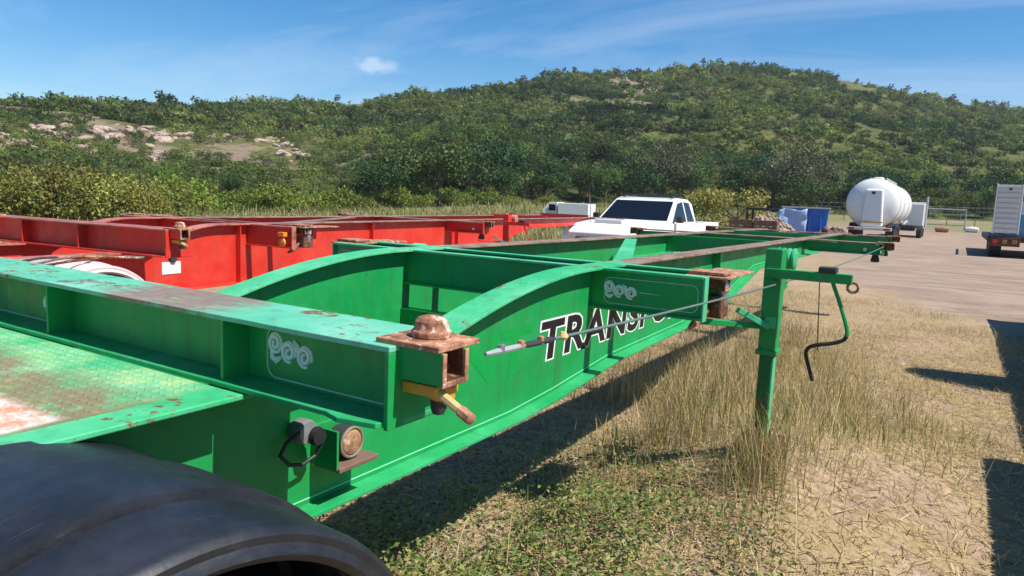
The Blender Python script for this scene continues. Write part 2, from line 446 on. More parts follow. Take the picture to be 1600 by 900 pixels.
gm3 = M.math('MULTIPLY', M.ramp(X, 24, 28), M.ramp(Y, 13, 9))
gm = M.math('MAXIMUM', M.math('MAXIMUM', gm, gm2), gm3)
c = M.mix(gm, soil, grav)
d = M.n('ShaderNodeVectorMath', {0: P}, operation='LENGTH').outputs['Value']
c = M.mix(M.math('MULTIPLY', M.ramp(d, 62, 76), M.ramp(M.noise(0.12, 5, vec=P), 0.3, 0.6, 0.4, 1.0)), c, (0.20, 0.185, 0.075))
veg = M.math('MULTIPLY', M.ramp(Y, 10, 15), M.ramp(d, 18, 26))
c = M.mix(M.math('MULTIPLY', veg, 0.85), c, (0.17, 0.175, 0.06))
M.set(color=c, rough=0.95, spec=0.15)
M.bump(M.math('ADD', M.noise(30, 6, 0.7, vec=P), M.math('MULTIPLY', M.noise(6, 5, vec=P), 1.5)), 0.55, 0.03)
ground = link('ground', np_mesh('ground', V, F, M.m, smooth=True))
tag(ground, kind='structure')

# ------------------------------------------------------------------ hill (ridge line by bearing as seen over the yard)
AZ = np.array([-60, -25, -10, -2.8, 0.8, 4.7, 8.9, 13.3, 17.9, 22.6, 27.5, 30, 32.5, 37.5, 42.4, 47.1, 51.7, 56, 60.1, 63.9, 67.3, 80, 110])
EL = np.array([.05, .09, .115, .128, .140, .155, .175, .190, .1895, .180, .178, .1735, .161, .148, .1344, .126, .118, .109, .104, .102, .097, .09, .07])
DB = np.interp(AZ, [-60, 0, 8, 17, 27, 37, 52, 60, 67, 110], [130, 112, 104, 98, 88, 72, 46, 36, 33, 33])
DR = np.interp(AZ, [-60, 0, 13, 25, 37, 52, 67, 110], [420, 385, 335, 285, 235, 190, 165, 150])
TREE_H = 3.4


def hill_z(az, dist):
    el = np.interp(az, AZ, EL); db = np.interp(az, AZ, DB); dr = np.interp(az, AZ, DR)
    top = 1.5 + el * dr - TREE_H * 0.8
    t = np.clip((dist - db) / (dr - db), -0.2, 2.2)
    base = np.interp(db, [30, 60, 95, 130], [0.0, 0.3, 1.15, 1.15])
    ex = np.interp(az, [36, 46], [1.12, 1.75])
    up = np.where(t < 0, t * 6, np.clip(t, 0, 1) ** ex * (top - base))
    dn = np.where(t > 1, (t - 1) ** 1.3 * top * 0.8, 0)
    x = dist * np.cos(np.radians(az)); y = dist * np.sin(np.radians(az))
    bump = (vnoise(x, y, 34, 5) - 0.5) * 5.5 + (vnoise(x, y, 13, 6) - 0.5) * 2.4
    k = np.clip(t, 0, 1); k = 4 * k * (1 - k) * np.clip(top / 30, 0.4, 1.2)
    return base - 0.15 + up - dn + bump * k


naz, nd = 300, 110
azg = np.linspace(-58, 108, naz); tg = np.concatenate([np.linspace(-0.06, 1.0, 80), np.linspace(1.03, 2.0, 30)])
A, T = np.meshgrid(azg, tg, indexing='ij')
D = np.interp(A, AZ, DB) + T * (np.interp(A, AZ, DR) - np.interp(A, AZ, DB))
HV = np.stack([D * np.cos(np.radians(A)), D * np.sin(np.radians(A)), hill_z(A, D)], -1).reshape(-1, 3)
ii = np.arange(naz * nd).reshape(naz, nd)
HF = np.stack([ii[:-1, :-1], ii[:-1, 1:], ii[1:, 1:], ii[1:, :-1]], -1).reshape(-1, 4)
M = Mat('hillside_scrub_soil')
P = M.n('ShaderNodeNewGeometry').outputs['Position']
c = M.mix(M.ramp(M.noise(0.05, 6, 0.6, vec=P), 0.38, 0.62), (0.085, 0.10, 0.03), (0.19, 0.19, 0.055))
c = M.mix(M.ramp(M.noise(0.4, 7, 0.7, vec=P), 0.48, 0.66, 0, 0.8), c, (0.15, 0.135, 0.055))
c = M.mix(M.ramp(M.noise(1.1, 8, 0.75, vec=P), 0.42, 0.60, 0, 0.85), c, (0.045, 0.06, 0.018))
c = M.mix(M.ramp(M.noise(2.3, 6, 0.7, vec=P), 0.55, 0.68, 0, 0.6), c, (0.24, 0.20, 0.10))
az_x = M.n('ShaderNodeSeparateXYZ', {'Vector': P})
rockm = M.math('MULTIPLY', M.ramp(M.noise(0.09, 7, 0.7, vec=P), 0.46, 0.56), M.math('MULTIPLY', M.ramp(az_x.outputs['Y'], 72, 86), M.ramp(az_x.outputs['Z'], 3.5, 5.5)))
c = M.mix(M.math('MULTIPLY', rockm, 0.7), c, (0.33, 0.24, 0.185))
M.set(color=c, rough=0.95, spec=0.1)
M.bump(M.noise(0.9, 8, 0.75, vec=P), 0.8, 0.9)
hill = link('hill', np_mesh('hill', HV, HF, M.m, smooth=True))
tag(hill, kind='structure')


# ------------------------------------------------------------------ foliage builders
def leaf_cloud(rng, n, lobes, leaf, flat=0.75):
    """n small random faces spread through a set of lobes (cx,cy,cz,rx,ry,rz); returns V (n*4,3), shade (n*4)"""
    w = np.array([l[3] * l[4] * l[5] for l in lobes]) ** 0.67
    pick = rng.choice(len(lobes), n, p=w / w.sum())
    L = np.array(lobes)[pick]
    dirs = rng.normal(size=(n, 3)); dirs /= np.linalg.norm(dirs, axis=1, keepdims=True)
    rad = rng.random(n) ** 0.30
    c = L[:, :3] + dirs * rad[:, None] * L[:, 3:6] * (1 + 0.18 * rng.normal(size=(n, 1)))
    nrm_ = dirs * 0.5 + rng.normal(size=(n, 3)) * 0.6 + np.array([0, 0, 0.35]); nrm_ /= np.linalg.norm(nrm_, axis=1, keepdims=True)
    u = np.cross(nrm_, rng.normal(size=(n, 3))); u /= np.linalg.norm(u, axis=1, keepdims=True); v = np.cross(nrm_, u)
    s = leaf * (0.55 + 0.9 * rng.random(n))[:, None]
    a = c + u * s; b = c - u * s * 0.6 + v * s * 0.75; e = c - u * s * 0.6 - v * s * 0.75
    return np.stack([a, b, e], 1).reshape(-1, 3), np.repeat(rng.random(n), 3)


def tris(n): return np.arange(n * 3).reshape(n, 3)


def quads(n): return np.arange(n * 4).reshape(n, 4)


def mixcol(base, shade, amt=0.45):
    return np.clip(np.array(base)[None, :] * (1 - amt + 2 * amt * shade[:, None]), 0, 1)


# hillside wood: thousands of crowns that read as one mass
def hill_wood():
    tmpl = []; tmpl_n = []; tmpl_m = []
    for k in range(7):
        r = np.random.default_rng(100 + k)
        lob = [(r.normal() * .45, r.normal() * .45, 0.35 + r.random() * .75, .42 + r.random() * .25, .42 + r.random() * .25, .30 + r.random() * .2) for _ in range(5)]
        tmpl.append(leaf_cloud(r, 125, lob, 0.165))
        tmpl_n.append(leaf_cloud(r, 420, lob, 0.078)); tmpl_m.append(leaf_cloud(r, 250, lob, 0.100))
    N = 26000
    az = RNG.uniform(-8, 76, N)
    u = RNG.random(N)
    db = np.interp(az, AZ, DB); dr = np.interp(az, AZ, DR)
    dist = np.sqrt(u * ((dr * 1.03) ** 2 - (db * 1.03) ** 2) + (db * 1.03) ** 2)
    keep = RNG.random(N) < np.clip((dist / 210) ** -0.6, 0.4, 1.0)
    x = dist * np.cos(np.radians(az)); y = dist * np.sin(np.radians(az))
    clear = vnoise(x, y, 22, 9) * 0.6 + vnoise(x, y, 9, 12) * 0.4
    rk = np.zeros(N)
    for (ra, rd, _, sp) in ROCKS:
        e = ((az - ra) / (sp * 1.15)) ** 2 + ((dist - rd + 7) / 15) ** 2; rk = np.maximum(rk, np.exp(-e))
    rocky = (az > 44) & (dist > 60) & (dist < 158)
    keep &= clear > np.where(rocky, 0.30, 0.28)
    keep &= RNG.random(N) < 0.96 - 0.70 * np.clip(rk * 1.3, 0, 1)
    az, dist, x, y, clear = az[keep][:11500], dist[keep][:11500], x[keep][:11500], y[keep][:11500], clear[keep][:11500]
    z = hill_z(az, dist) - 0.3
    n = len(x)
    hue = (vnoise(x, y, 34, 21) * 0.6 + vnoise(x, y, 12, 22) * .4 - .5) * 1.5 + .12 + RNG.random(n) * 0.75
    C0 = np.array([0.036, 0.074, 0.019]); C1 = np.array([0.120, 0.172, 0.036]); C2 = np.array([0.215, 0.250, 0.056]); C3 = np.array([0.125, 0.120, 0.058])
    t = np.clip(hue, 0, 1)[:, None]
    base = np.where(t < 0.5, C0 + (C1 - C0) * t * 2, C1 + (C2 - C1) * (t - 0.5) * 2)
    odd = RNG.random(n) < 0.10
    base[odd] = C3
    big = RNG.random(n) < 0.16
    size = RNG.uniform(0.75, 1.85, n) * np.where(big, 1.5, 1.0)
    base[big] = base[big] * np.where(RNG.random(big.sum()) < .6, .62, 1.1)[:, None]
    size *= np.interp(dist, [40, 90, 300], [0.55, 0.8, 1.0])
    size *= np.where((az > 42) & (dist < 142), 0.72, 1.0)
    Vs, Cs = [], []
    for i in range(n):
        tv, ts = (tmpl_n if dist[i] < 75 else tmpl_m if dist[i] < 150 else tmpl)[RNG.integers(7)]
        a = RNG.random() * 6.283; ca, sa = math.cos(a), math.sin(a)
        hz = RNG.uniform(0.8, 1.35)
        v = np.empty_like(tv)
        v[:, 0] = (tv[:, 0] * ca - tv[:, 1] * sa) * size[i] + x[i]
        v[:, 1] = (tv[:, 0] * sa + tv[:, 1] * ca) * size[i] + y[i]
        v[:, 2] = tv[:, 2] * size[i] * hz + z[i]
        Vs.append(v); Cs.append(mixcol(base[i], ts, 0.28))
    V = np.concatenate(Vs); C = np.concatenate(Cs)
    o = link('hillside_woodland', np_mesh('hillside_woodland', V, tris(len(V) // 3), m_hillleaf, C))
    tag(o, 'dense scrubby green woodland covering the whole hillside', 'woodland', kind='stuff')


ROCKS = [(60.8, 140, 15, 2.0), (57.6, 141, 15, 1.7), (64.6, 133, 14, 1.8), (47.6, 150, 16, 1.6), (50.6, 146, 13, 1.8), (58.6, 122, 9, 1.2), (66.8, 122, 12, 1.6), (54.0, 147, 8, 1.3), (49.6, 130, 9, 1.1), (62.8, 118, 6, 1.0), (22.9, 268, 9, 1.0)]
hill_wood()


# individual trees and shrubs along the foot of the hill and on the skyline
def make_tree(name, seed, h, w, base, n, leaf, style='round'):
    r = np.random.default_rng(seed)
    root = bpy.data.objects.new(name, None); COL.objects.link(root)
    lob = []
    if style == 'round':
        for k in range(9):
            a = r.random() * 6.28; q = r.random() ** .5 * w * .34
            lob.append((q * math.cos(a), q * math.sin(a), h * (.34 + .5 * r.random()), w * (.16 + .13 * r.random()), w * (.16 + .13 * r.random()), h * (.12 + .10 * r.random())))
    elif style == 'shrub':
        for k in range(10):
            a = r.random() * 6.28; q = r.random() ** .5 * w * .40
            lob.append((q * math.cos(a), q * math.sin(a), h * (.15 + .55 * r.random()), w * (.13 + .10 * r.random()), w * (.13 + .10 * r.random()), h * (.16 + .12 * r.random())))
    else:  # open, spindly eucalypt
        for k in range(7):
            a = r.random() * 6.28; q = r.random() ** .5 * w * .36
            lob.append((q * math.cos(a), q * math.sin(a), h * (.55 + .42 * r.random()), w * (.10 + .10 * r.random()), w * (.10 + .10 * r.random()), h * (.05 + .06 * r.random())))
    V, S = leaf_cloud(r, n, lob, leaf)
    zz = np.clip(V[:, 2] / h, 0, 1)
    C = mixcol(base, S, 0.45)
    cr_ = link('crown', np_mesh('crown', V, tris(n), m_leaf, C), root)
    mb = MB()
    lean = r.normal(size=2) * .05 * h
    top = .55 * h if style != 'open' else .75 * h
    mb.tube([(0, 0, -.3), (lean[0] * .4, lean[1] * .4, top * .5), (lean[0], lean[1], top)], [h * .030, h * .022, h * .010], 7)
    for l in lob[:6]:
        mb.tube([(lean[0] * .4, lean[1] * .4, top * .5), ((l[0] + lean[0] * .4) * .55, (l[1] + lean[1] * .4) * .55, (top * .5 + l[2]) * .5), (l[0], l[1], l[2])], [h * .014, h * .010, h * .004], 5)
    mb.build('trunk', m_bark, root, smooth=True)
    return root


def copy_tree(o, parent=None):
    c = o.copy(); COL.objects.link(c); c.parent = parent
    for ch in o.children: copy_tree(ch, c)
    return c


def polar(az, d, z=None):
    a = math.radians(az); x, y = d * math.cos(a), d * math.sin(a)
    if z is None:
        z = float(ground_z(x, y)); hz = float(hill_z(np.array(az), np.array(d)))
        z = max(z, hz)
    return (x, y, z)


PROTOS = {}


def zone(az):
    for lim, ph in ((1.5, 'right of the tanker'), (7.5, 'behind the tanker'), (15, 'behind the blue skip'), (27, 'behind the white ute'), (39, 'behind the red trailer front'), (56, 'behind the red trailer middle')):
        if az < lim: return ph
    return 'above the red trailer rear'


def plant(kind, spec, az, d, s, label, cat, group):
    if group and 'behind' not in label: label = label + ', ' + zone(az)
    first = kind not in PROTOS
    if first: PROTOS[kind] = make_tree(*spec)
    o = PROTOS[kind] if first else copy_tree(PROTOS[kind])
    p = polar(az, d)
    o.location = (p[0], p[1], p[2] - 0.05); o.rotation_euler = (0, 0, random.random() * 6.28); o.scale = (s, s, s * random.uniform(.88, 1.15))
    tag(o, label, cat, group)
    return o


DARK = (0.036, 0.075, 0.019); MID = (0.074, 0.125, 0.027); LIME = (0.150, 0.200, 0.030); OLIVE = (0.125, 0.130, 0.034); YEL = (0.22, 0.225, 0.05); GREYB = (0.115, 0.115, 0.060)
T_DARK = ('dense_tree', 1, 5.2, 6.4, DARK, 3600, .125, 'round')
T_DARK2 = ('dense_tree', 2, 5.6, 5.4, (0.042, 0.085, 0.022), 3600, .125, 'round')
T_MID = ('bushy_tree', 3, 4.8, 6.0, MID, 3400, .12, 'round')
T_MID2 = ('bushy_tree', 4, 5.4, 5.6, (0.085, 0.135, 0.032), 3400, .12, 'round')
T_LIME = ('bright_shrub', 5, 2.2, 3.6, LIME, 3000, .080, 'shrub')
T_OLIVE = ('olive_shrub', 6, 2.6, 3.8, OLIVE, 3000, .08, 'shrub')
T_YEL = ('yellow_shrub', 7, 2.0, 2.6, YEL, 4200, .046, 'shrub')
T_GREY = ('bare_tree', 8, 6.0, 6.2, GREYB, 2400, .11, 'round')
T_OPEN = ('slender_tree', 9, 6.0, 4.2, (0.060, 0.080, 0.028), 520, .20, 'open')
T_OPEN2 = ('slender_tree', 10, 6.4, 4.6, (0.050, 0.072, 0.026), 560, .20, 'open')
G1 = 'trees along the foot of the hill'; G2 = 'bright shrubs along the foot of the hill'; G3 = 'shrubs on the bank behind the red trailer'; G4 = 'small trees on the ridge line'
rr = random.Random(3)
az = -7.0
while az < 44:
    db = float(np.interp(az, AZ, DB))
    for row in range(3):
        kind, spec = rr.choice([('d1', T_DARK), ('d2', T_DARK2), ('m1', T_MID), ('m2', T_MID2), ('d1', T_DARK), ('m1', T_MID)])
        lab = 'dark green dense tree at the foot of the hill' if kind[0] == 'd' else 'mid green bushy tree at the foot of the hill'
        plant(kind, spec, az + rr.uniform(-1.2, 1.2), db + 2 + row * 7 + rr.uniform(-3, 4), rr.uniform(.8, 1.25), lab, 'tree', G1)
    az += rr.uniform(2.0, 3.0)
for az, dd, s in [(20.5, 4, 1.5), (10.8, 4, 1.6), (9.4, 6, 1.4), (12.0, 5, 1.3)]:
    plant('g', T_GREY, az, float(np.interp(az, AZ, DB)) + dd, s, 'greyish half bare tree at the foot of the hill', 'tree', 'greyish trees at the foot of the hill')
for az in np.arange(30, 58, 1.6):
    az = float(az) + rr.uniform(-.7, .7); db = float(np.interp(az, AZ, DB))
    plant('l', T_LIME, az, db + rr.uniform(-1, 3), rr.uniform(.7, 1.15), 'bright yellow green shrub at the foot of the hill', 'shrub', G2)
for az in np.arange(45, 70, 1.9):
    az = float(az) + rr.uniform(-.9, .9); db = float(np.interp(az, AZ, DB))
    k, sp, lb = rr.choice([('m1', T_MID, 'mid green bushy tree at the foot of the hill'), ('o', T_OLIVE, 'olive green shrub on the lower hillside'), ('d2', T_DARK2, 'dark green dense tree at the foot of the hill')])
    plant(k, sp, az, db + rr.uniform(7, 18), rr.uniform(.30, .5) if k != 'o' else rr.uniform(.8, 1.2), lb, 'shrub' if k == 'o' else 'tree', 'shrubs on the lower hillside' if k == 'o' else G1)
for az in np.arange(58.5, 73, 0.62):
    az = float(az) + rr.uniform(-.4, .4)
    plant('y', T_YEL, az, rr.uniform(24.5, 33), rr.uniform(.7, 1.25), 'yellow green leafy shrub on the bank behind the red trailer', 'shrub', G3)
plant('b', ('olive_bush', 16, 2.9, 5.2, (0.27, 0.27, 0.06), 4200, .075, 'shrub'), 14.6, 44, 1.1, 'round olive bush right of the white ute', 'bush', None)
for az in np.arange(-4, 72, 1.05):
    az = float(az) + rr.uniform(-.6, .6); dr = float(np.interp(az, AZ, DR))
    if rr.random() < .25: continue
    k, sp = rr.choice([('e1', T_OPEN), ('e2', T_OPEN2)])
    plant(k, sp, az, dr * rr.uniform(.975, 1.0), rr.uniform(.40, .85) * (.85 if dr > 250 else .55), 'slender open tree standing on the ridge line', 'tree', G4)


# boulders on the left slope
def boulder_mesh(seed):
    r = np.random.default_rng(seed)
    import bmesh
    bm = bmesh.new(); bmesh.ops.create_icosphere(bm, subdivisions=3, radius=1)
    offs = r.normal(size=(9, 3)); offs /= np.linalg.norm(offs, axis=1, keepdims=True); dcut = .62 + .3 * r.random(9)
    for v in bm.verts:
        p = np.array(v.co)
        for o_, dc in zip(offs, dcut):
            t = p @ o_
            if t > dc: p = p - o_ * (t - dc) * .9
        p = p * (1 + .05 * r.normal())
        v.co = p
    me = bpy.data.meshes.new('boulder'); bm.to_mesh(me); bm.free()
    me.materials.append(m_boulder); return me


M = Mat('pink_granite')
c = M.mix(M.ramp(M.noise(1.2, 7, 0.7), 0.35, 0.65), (0.30, 0.20, 0.155), (0.47, 0.36, 0.30))
c = M.mix(M.ramp(M.noise(3.5, 6, 0.7), 0.55, 0.7), c, (0.15, 0.115, 0.095))
M.set(color=c, rough=0.9, spec=0.2); M.bump(M.noise(6, 7, 0.7), 0.6, 0.1)
m_boulder = M.m
bms = [boulder_mesh(s) for s in range(4)]
nb = 0
for (caz, cd, cnt, spread) in ROCKS:
    for k in range(cnt):
        a = caz + rr.gauss(0, spread * .55); dd = cd + rr.gauss(0, 5)
        o = link('boulder', bms[nb % 4]); p = polar(a, dd)
        s = rr.uniform(.35, 1.15)
        o.location = (p[0], p[1], p[2] + .02 * s); o.rotation_euler = (rr.uniform(-.4, .4), rr.uniform(-.4, .4), rr.uniform(0, 6.28)); o.scale = (s * 1.7, s * 1.4, s * .70)
        tag(o, 'pinkish grey boulder in a rocky clearing on the hillside, ' + zone(a), 'boulder', 'boulders on the hillside'); nb += 1

# ------------------------------------------------------------------ skeletal trailers
def strip(mb, st, y0, y1):
    """st: list of (x, zbottom, ztop) lofted between y0 and y1"""
    vs = []; fs = []
    for x, a, b in st: vs += [(x, y0, a), (x, y1, a), (x, y1, b), (x, y0, b)]
    for i in range(len(st) - 1):
        o = i * 4
        for k in range(4): fs.append((o + k, o + (k + 1) % 4, o + 4 + (k + 1) % 4, o + 4 + k))
    n = (len(st) - 1) * 4
    fs += [(3, 2, 1, 0), (n, n + 1, n + 2, n + 3)]
    return mb.add(vs, fs)


def ring_pts(cy, cz, r, x, a0=0, a1=360, n=20, sq=1.0):
    return [(x, cy + r * math.cos(math.radians(a0 + (a1 - a0) * i / n)), cz + sq * r * math.sin(math.radians(a0 + (a1 - a0) * i / n))) for i in range(n + 1)]


def scroll(parent, x, y0, z0, d=-1, k=1.0):
    """painted scrollwork: three curls joined in a band with a solid leaf under the first"""
    mb = MB(); t = 0.0036 * k
    for i, (dy, dz, r) in enumerate([(0, 0, .021), (.047, -.016, .022), (.100, -.020, .022)]):
        cy = y0 + d * dy * k; cz = z0 + dz * k; r *= k
        m_ = 30; a0 = math.radians(200 if i == 0 else 250)
        sp_ = []
        for q_ in range(m_ + 1):
            f_ = q_ / m_; rr_ = r * (1 - .80 * f_ ** 1.15); an = a0 + f_ * 2 * math.pi * 1.62
            sp_.append((x, cy + d * -1 * rr_ * math.cos(an), cz + 1.1 * rr_ * math.sin(an)))
        mb.tube(sp_, [t * (1.0 + .9 * math.sin(math.pi * (q_ / m_) ** .8)) for q_ in range(m_ + 1)], 5)
        mb.tube(ring_pts(cy, cz, r * 1.02, x, -40, 200, 16, 1.1), t * .9, 5)
        if i: mb.tube([(x, cy - d * r * 1.2, cz + r * .9), (x, cy - d * r * .95, cz + r * .1), (x, cy - d * r * 1.05, cz - r * .5)], [t * 1.8, t * 1.2, t], 5)
    mb.tube([(x, y0 + d * .062 * k, z0 + .014 * k), (x, y0 + d * .075 * k, z0 + .004 * k), (x, y0 + d * .080 * k, z0 - .016 * k)], [t * .8, t * 1.9, t], 5)
    cy, cz = y0 - d * -.001 * k, z0 - .033 * k
    mb.tube([(x, cy - d * .017 * k, cz + .012 * k), (x, cy - d * .010 * k, cz - .002 * k), (x, cy + d * .004 * k, cz - .008 * k), (x, cy + d * .020 * k, cz + .002 * k)], [t, t * 2.2, t * 2.6, t], 6)
    return mb.build('scroll_ornament', m_scroll, parent)


def border(parent, x, ya, yb, za, zb, rad=0.035, openend=False, t=0.0017):
    """painted pin stripe: rounded frame from ya (inner, rounded) to yb"""
    s = 1 if yb > ya else -1
    def arc(cy, cz, a0, a1): return [(x, cy + s * rad * math.cos(math.radians(a0 + (a1 - a0) * i / 6)), cz + rad * math.sin(math.radians(a0 + (a1 - a0) * i / 6))) for i in range(7)]
    p = []
    if openend: p = [(x, yb, za)] + arc(ya + s * rad, za - rad, 90, 180) + arc(ya + s * rad, zb + rad, 180, 270) + [(x, yb, zb)]
    else: p = arc(ya + s * rad, za - rad, 90, 180) + arc(ya + s * rad, zb + rad, 180, 270) + arc(yb - s * rad, zb + rad, 270, 360) + arc(yb - s * rad, za - rad, 0, 90)
    return MB().tube(p, t, 5, closed=not openend).build('pin_stripe', m_line, parent)


def twist_lock(root, x, y, z, side=-1, head=True, lever=True, body=None):
    """container lock: rusty plate with domed head over an open box tube; side = -1 points to the right"""
    s = side
    o = MB().box(x - .068, x + .070, min(y - s * .055, y + s * .106), max(y - s * .055, y + s * .106), z - .002, z + .010).build('twist_lock', m_rust, root, .002)
    yc = y + s * .026
    mb = MB().lathe([(.042, .0), (.042, .013), (.036, .017), (.034, .033), (.028, .040), (.014, .044), (0.0, .0445)], (x + .01, yc, z + .0101), 'z', 12)
    if head: mb.build('lock_head', m_rust, o, .003)
    y0, y1 = sorted((y - s * .02, y + s * .108))
    t = .009
    mb = MB().box(x - .058, x - .049, y0, y1, z - .070, z - .0025).box(x + .013, x + .022, y0, y1, z - .070, z - .0025).box(x - .0488, x + .0128, y0, y1, z - .070, z - .061)
    mb.build('lock_housing', body or m_green_r, o, .003)
    yo = y + s * .112
    mb = MB()
    ya, yb = sorted((y + s * .1085, y + s * .1125))
    mb.box(x - .060, x - .048, ya, yb, z - .072, z - .003).box(x + .012, x + .024, ya, yb, z - .072, z - .003).box(x - .0478, x + .0118, ya, yb, z - .072, z - .060)
    mb.build('worn_rim', m_rust, o, .002)
    mb = MB().lathe([(.020, 0), (.020, .054)], (x - .018, y + s * .055, z - .058), 'z', 12); mb.build('lock_shaft', m_rust_d, o)
    MB().box(x - .0485, x + .0125, *sorted((y + s * .030, y + s * .036)), z - .0605, z - .003).box(x - .0485, x + .0125, *sorted((y + s * .037, y + s * .107)), z - .0608, z - .0592).box(x + .0105, x + .0128, *sorted((y + s * .037, y + s * .107)), z - .0585, z - .004).build('lock_cavity', m_rust_d, o)
    if lever:
        mb = MB().box(x - .045, x + .03, *sorted((y - s * .01, y + s * .085)), z - .100, z - .076)
        mb.lathe([(.026, 0), (.026, .03)], (x - .005, y + s * .07, z - .110), 'z', 14)
        mb.build('lever_bracket', m_yellow, o, .004)
        a = Vector((x - .02, y + s * .055, z - .086)); b = Vector((x - .062, y + s * .185, z - .118))
        MB().tube([a, a.lerp(b, .3), a.lerp(b, .72)], [.009, .010, .009], 8).build('lever', m_cream, o, smooth=True)
        MB().tube([a.lerp(b, .72), a.lerp(b, .97), b], [.0115, .0115, .006], 8).build('lever_tip', m_rust, o, smooth=True)
        MB().lathe([(.012, -.0), (.017, .012), (.017, .030), (.010, .036)], (x - .01, y + s * .065, z - .140), 'z', 10).build('pin', m_dark, o, smooth=True)
    return o


def mudguard(root, cx, cz, r, y0, y1, mat, a0=-8, a1=170, inner=False):
    """moulded guard: an arc with stepped ribs across its width, a turned down skirt and a rolled lip"""
    w = y1 - y0
    prof = [(y0 + .012, -.040), (y0 + .006, -.046), (y0 + .000, -.040), (y0 + .003, -.032), (y0 + .008, -.024), (y0 + .006, -.012), (y0 + .013, -.003), (y0 + .024, 0)]
    prof += [(y0 + w * .255, .004), (y0 + w * .262, -.009), (y0 + w * .276, -.009), (y0 + w * .283, .014), (y0 + w * .30, .016), (y0 + w * .45, .017), (y0 + w * .62, .015), (y0 + w * .628, -.007), (y0 + w * .642, -.007), (y0 + w * .650, .006), (y1 - .02, .002), (y1 - .004, -.010), (y1, -.040)]
    t = .006
    outer = prof; innerp = [(y + (t if i < 7 else 0), dr - t) for i, (y, dr) in enumerate(prof)]
    n = 56; vs = []; fs = []
    loop = outer + innerp[::-1]; L = len(loop)
    for i in range(n + 1):
        a = math.radians(a0 + (a1 - a0) * i / n)
        for y, dr in loop: vs.append((cx + (r + dr) * math.cos(a), y, cz + (r + dr) * math.sin(a)))
    for i in range(n):
        fs += [(i * L + k, i * L + (k + 1) % L, (i + 1) * L + (k + 1) % L, (i + 1) * L + k) for k in range(L)]
    fs += [tuple(range(L)), tuple(range(n * L, (n + 1) * L))[::-1]]
    mb = MB().add(vs, fs)
    return mb.build('mudguard', mat, root, smooth=True)


def wheel(root, cx, y0, y1, r):
    w = y1 - y0
    prof = [(r * .56, .02), (r * .62, .004), (r * .80, -.004), (r * .93, .006), (r * .985, .03)]
    ng = 4
    for g in range(ng):
        a = .03 + (w - .06) * (g + .75) / (ng + .5); prof += [(r, a - .02), (r - .012, a - .012), (r - .012, a), (r, a + .008)]
    prof += [(r * .985, w - .03), (r * .93, w - .006), (r * .8, w + .004), (r * .62, w - .004), (r * .56, w - .02)]
    t = MB().lathe(prof, (cx, y0, r), 'y', 48).build('tyre', m_black, root, smooth=True)
    MB().lathe([(.06, .01), (.09, .03), (.10, .05), (r * .40, .075), (r * .54, .03), (r * .56, .02), (r * .555, .06), (r * .4, .11)], (cx, y0, r), 'y', 32).build('rim', m_offwhite, t, smooth=True)


def text_mesh(body, size, offset, extrude, shear=0.0, space=1.0):
    cu = bpy.data.curves.new('lettering', 'FONT'); cu.body = body; cu.size = size; cu.offset = offset; cu.extrude = extrude; cu.shear = shear; cu.space_character = space
    cu.resolution_u = 3
    tmp = bpy.data.objects.new('tmp', cu); COL.objects.link(tmp)
    dg = bpy.context.evaluated_depsgraph_get()
    me = bpy.data.meshes.new_from_object(tmp.evaluated_get(dg))
    bpy.data.objects.remove(tmp)
    return me


def put_text(name, body, parent, x, y, z, height, width, mat, offset=0.0, shear=0.0, space=1.0, depth=0.001):
    me = text_mesh(body, 1.0, offset, 0.5, shear, space)
    co = np.zeros(len(me.vertices) * 3, np.float32); me.vertices.foreach_get('co', co); co = co.reshape(-1, 3)
    ref = text_mesh(body, 1.0, 0.0, 0.5, shear, space)
    rc = np.zeros(len(ref.vertices) * 3, np.float32); ref.vertices.foreach_get('co', rc); rc = rc.reshape(-1, 3)
    lo, hi = rc.min(0), rc.max(0)
    out = np.empty_like(co)
    out[:, 0] = x + (co[:, 0] - lo[0]) / (hi[0] - lo[0]) * width
    out[:, 2] = z + (co[:, 1] - lo[1]) / (hi[1] - lo[1]) * height
    out[:, 1] = y - (co[:, 2] + 0.5) * depth
    me.vertices.foreach_set('co', out.ravel()); me.update(); me.name = name
    bpy.data.meshes.remove(ref)
    me.materials.clear(); me.materials.append(mat)
    return link(name, me, parent)


YC = 2.02


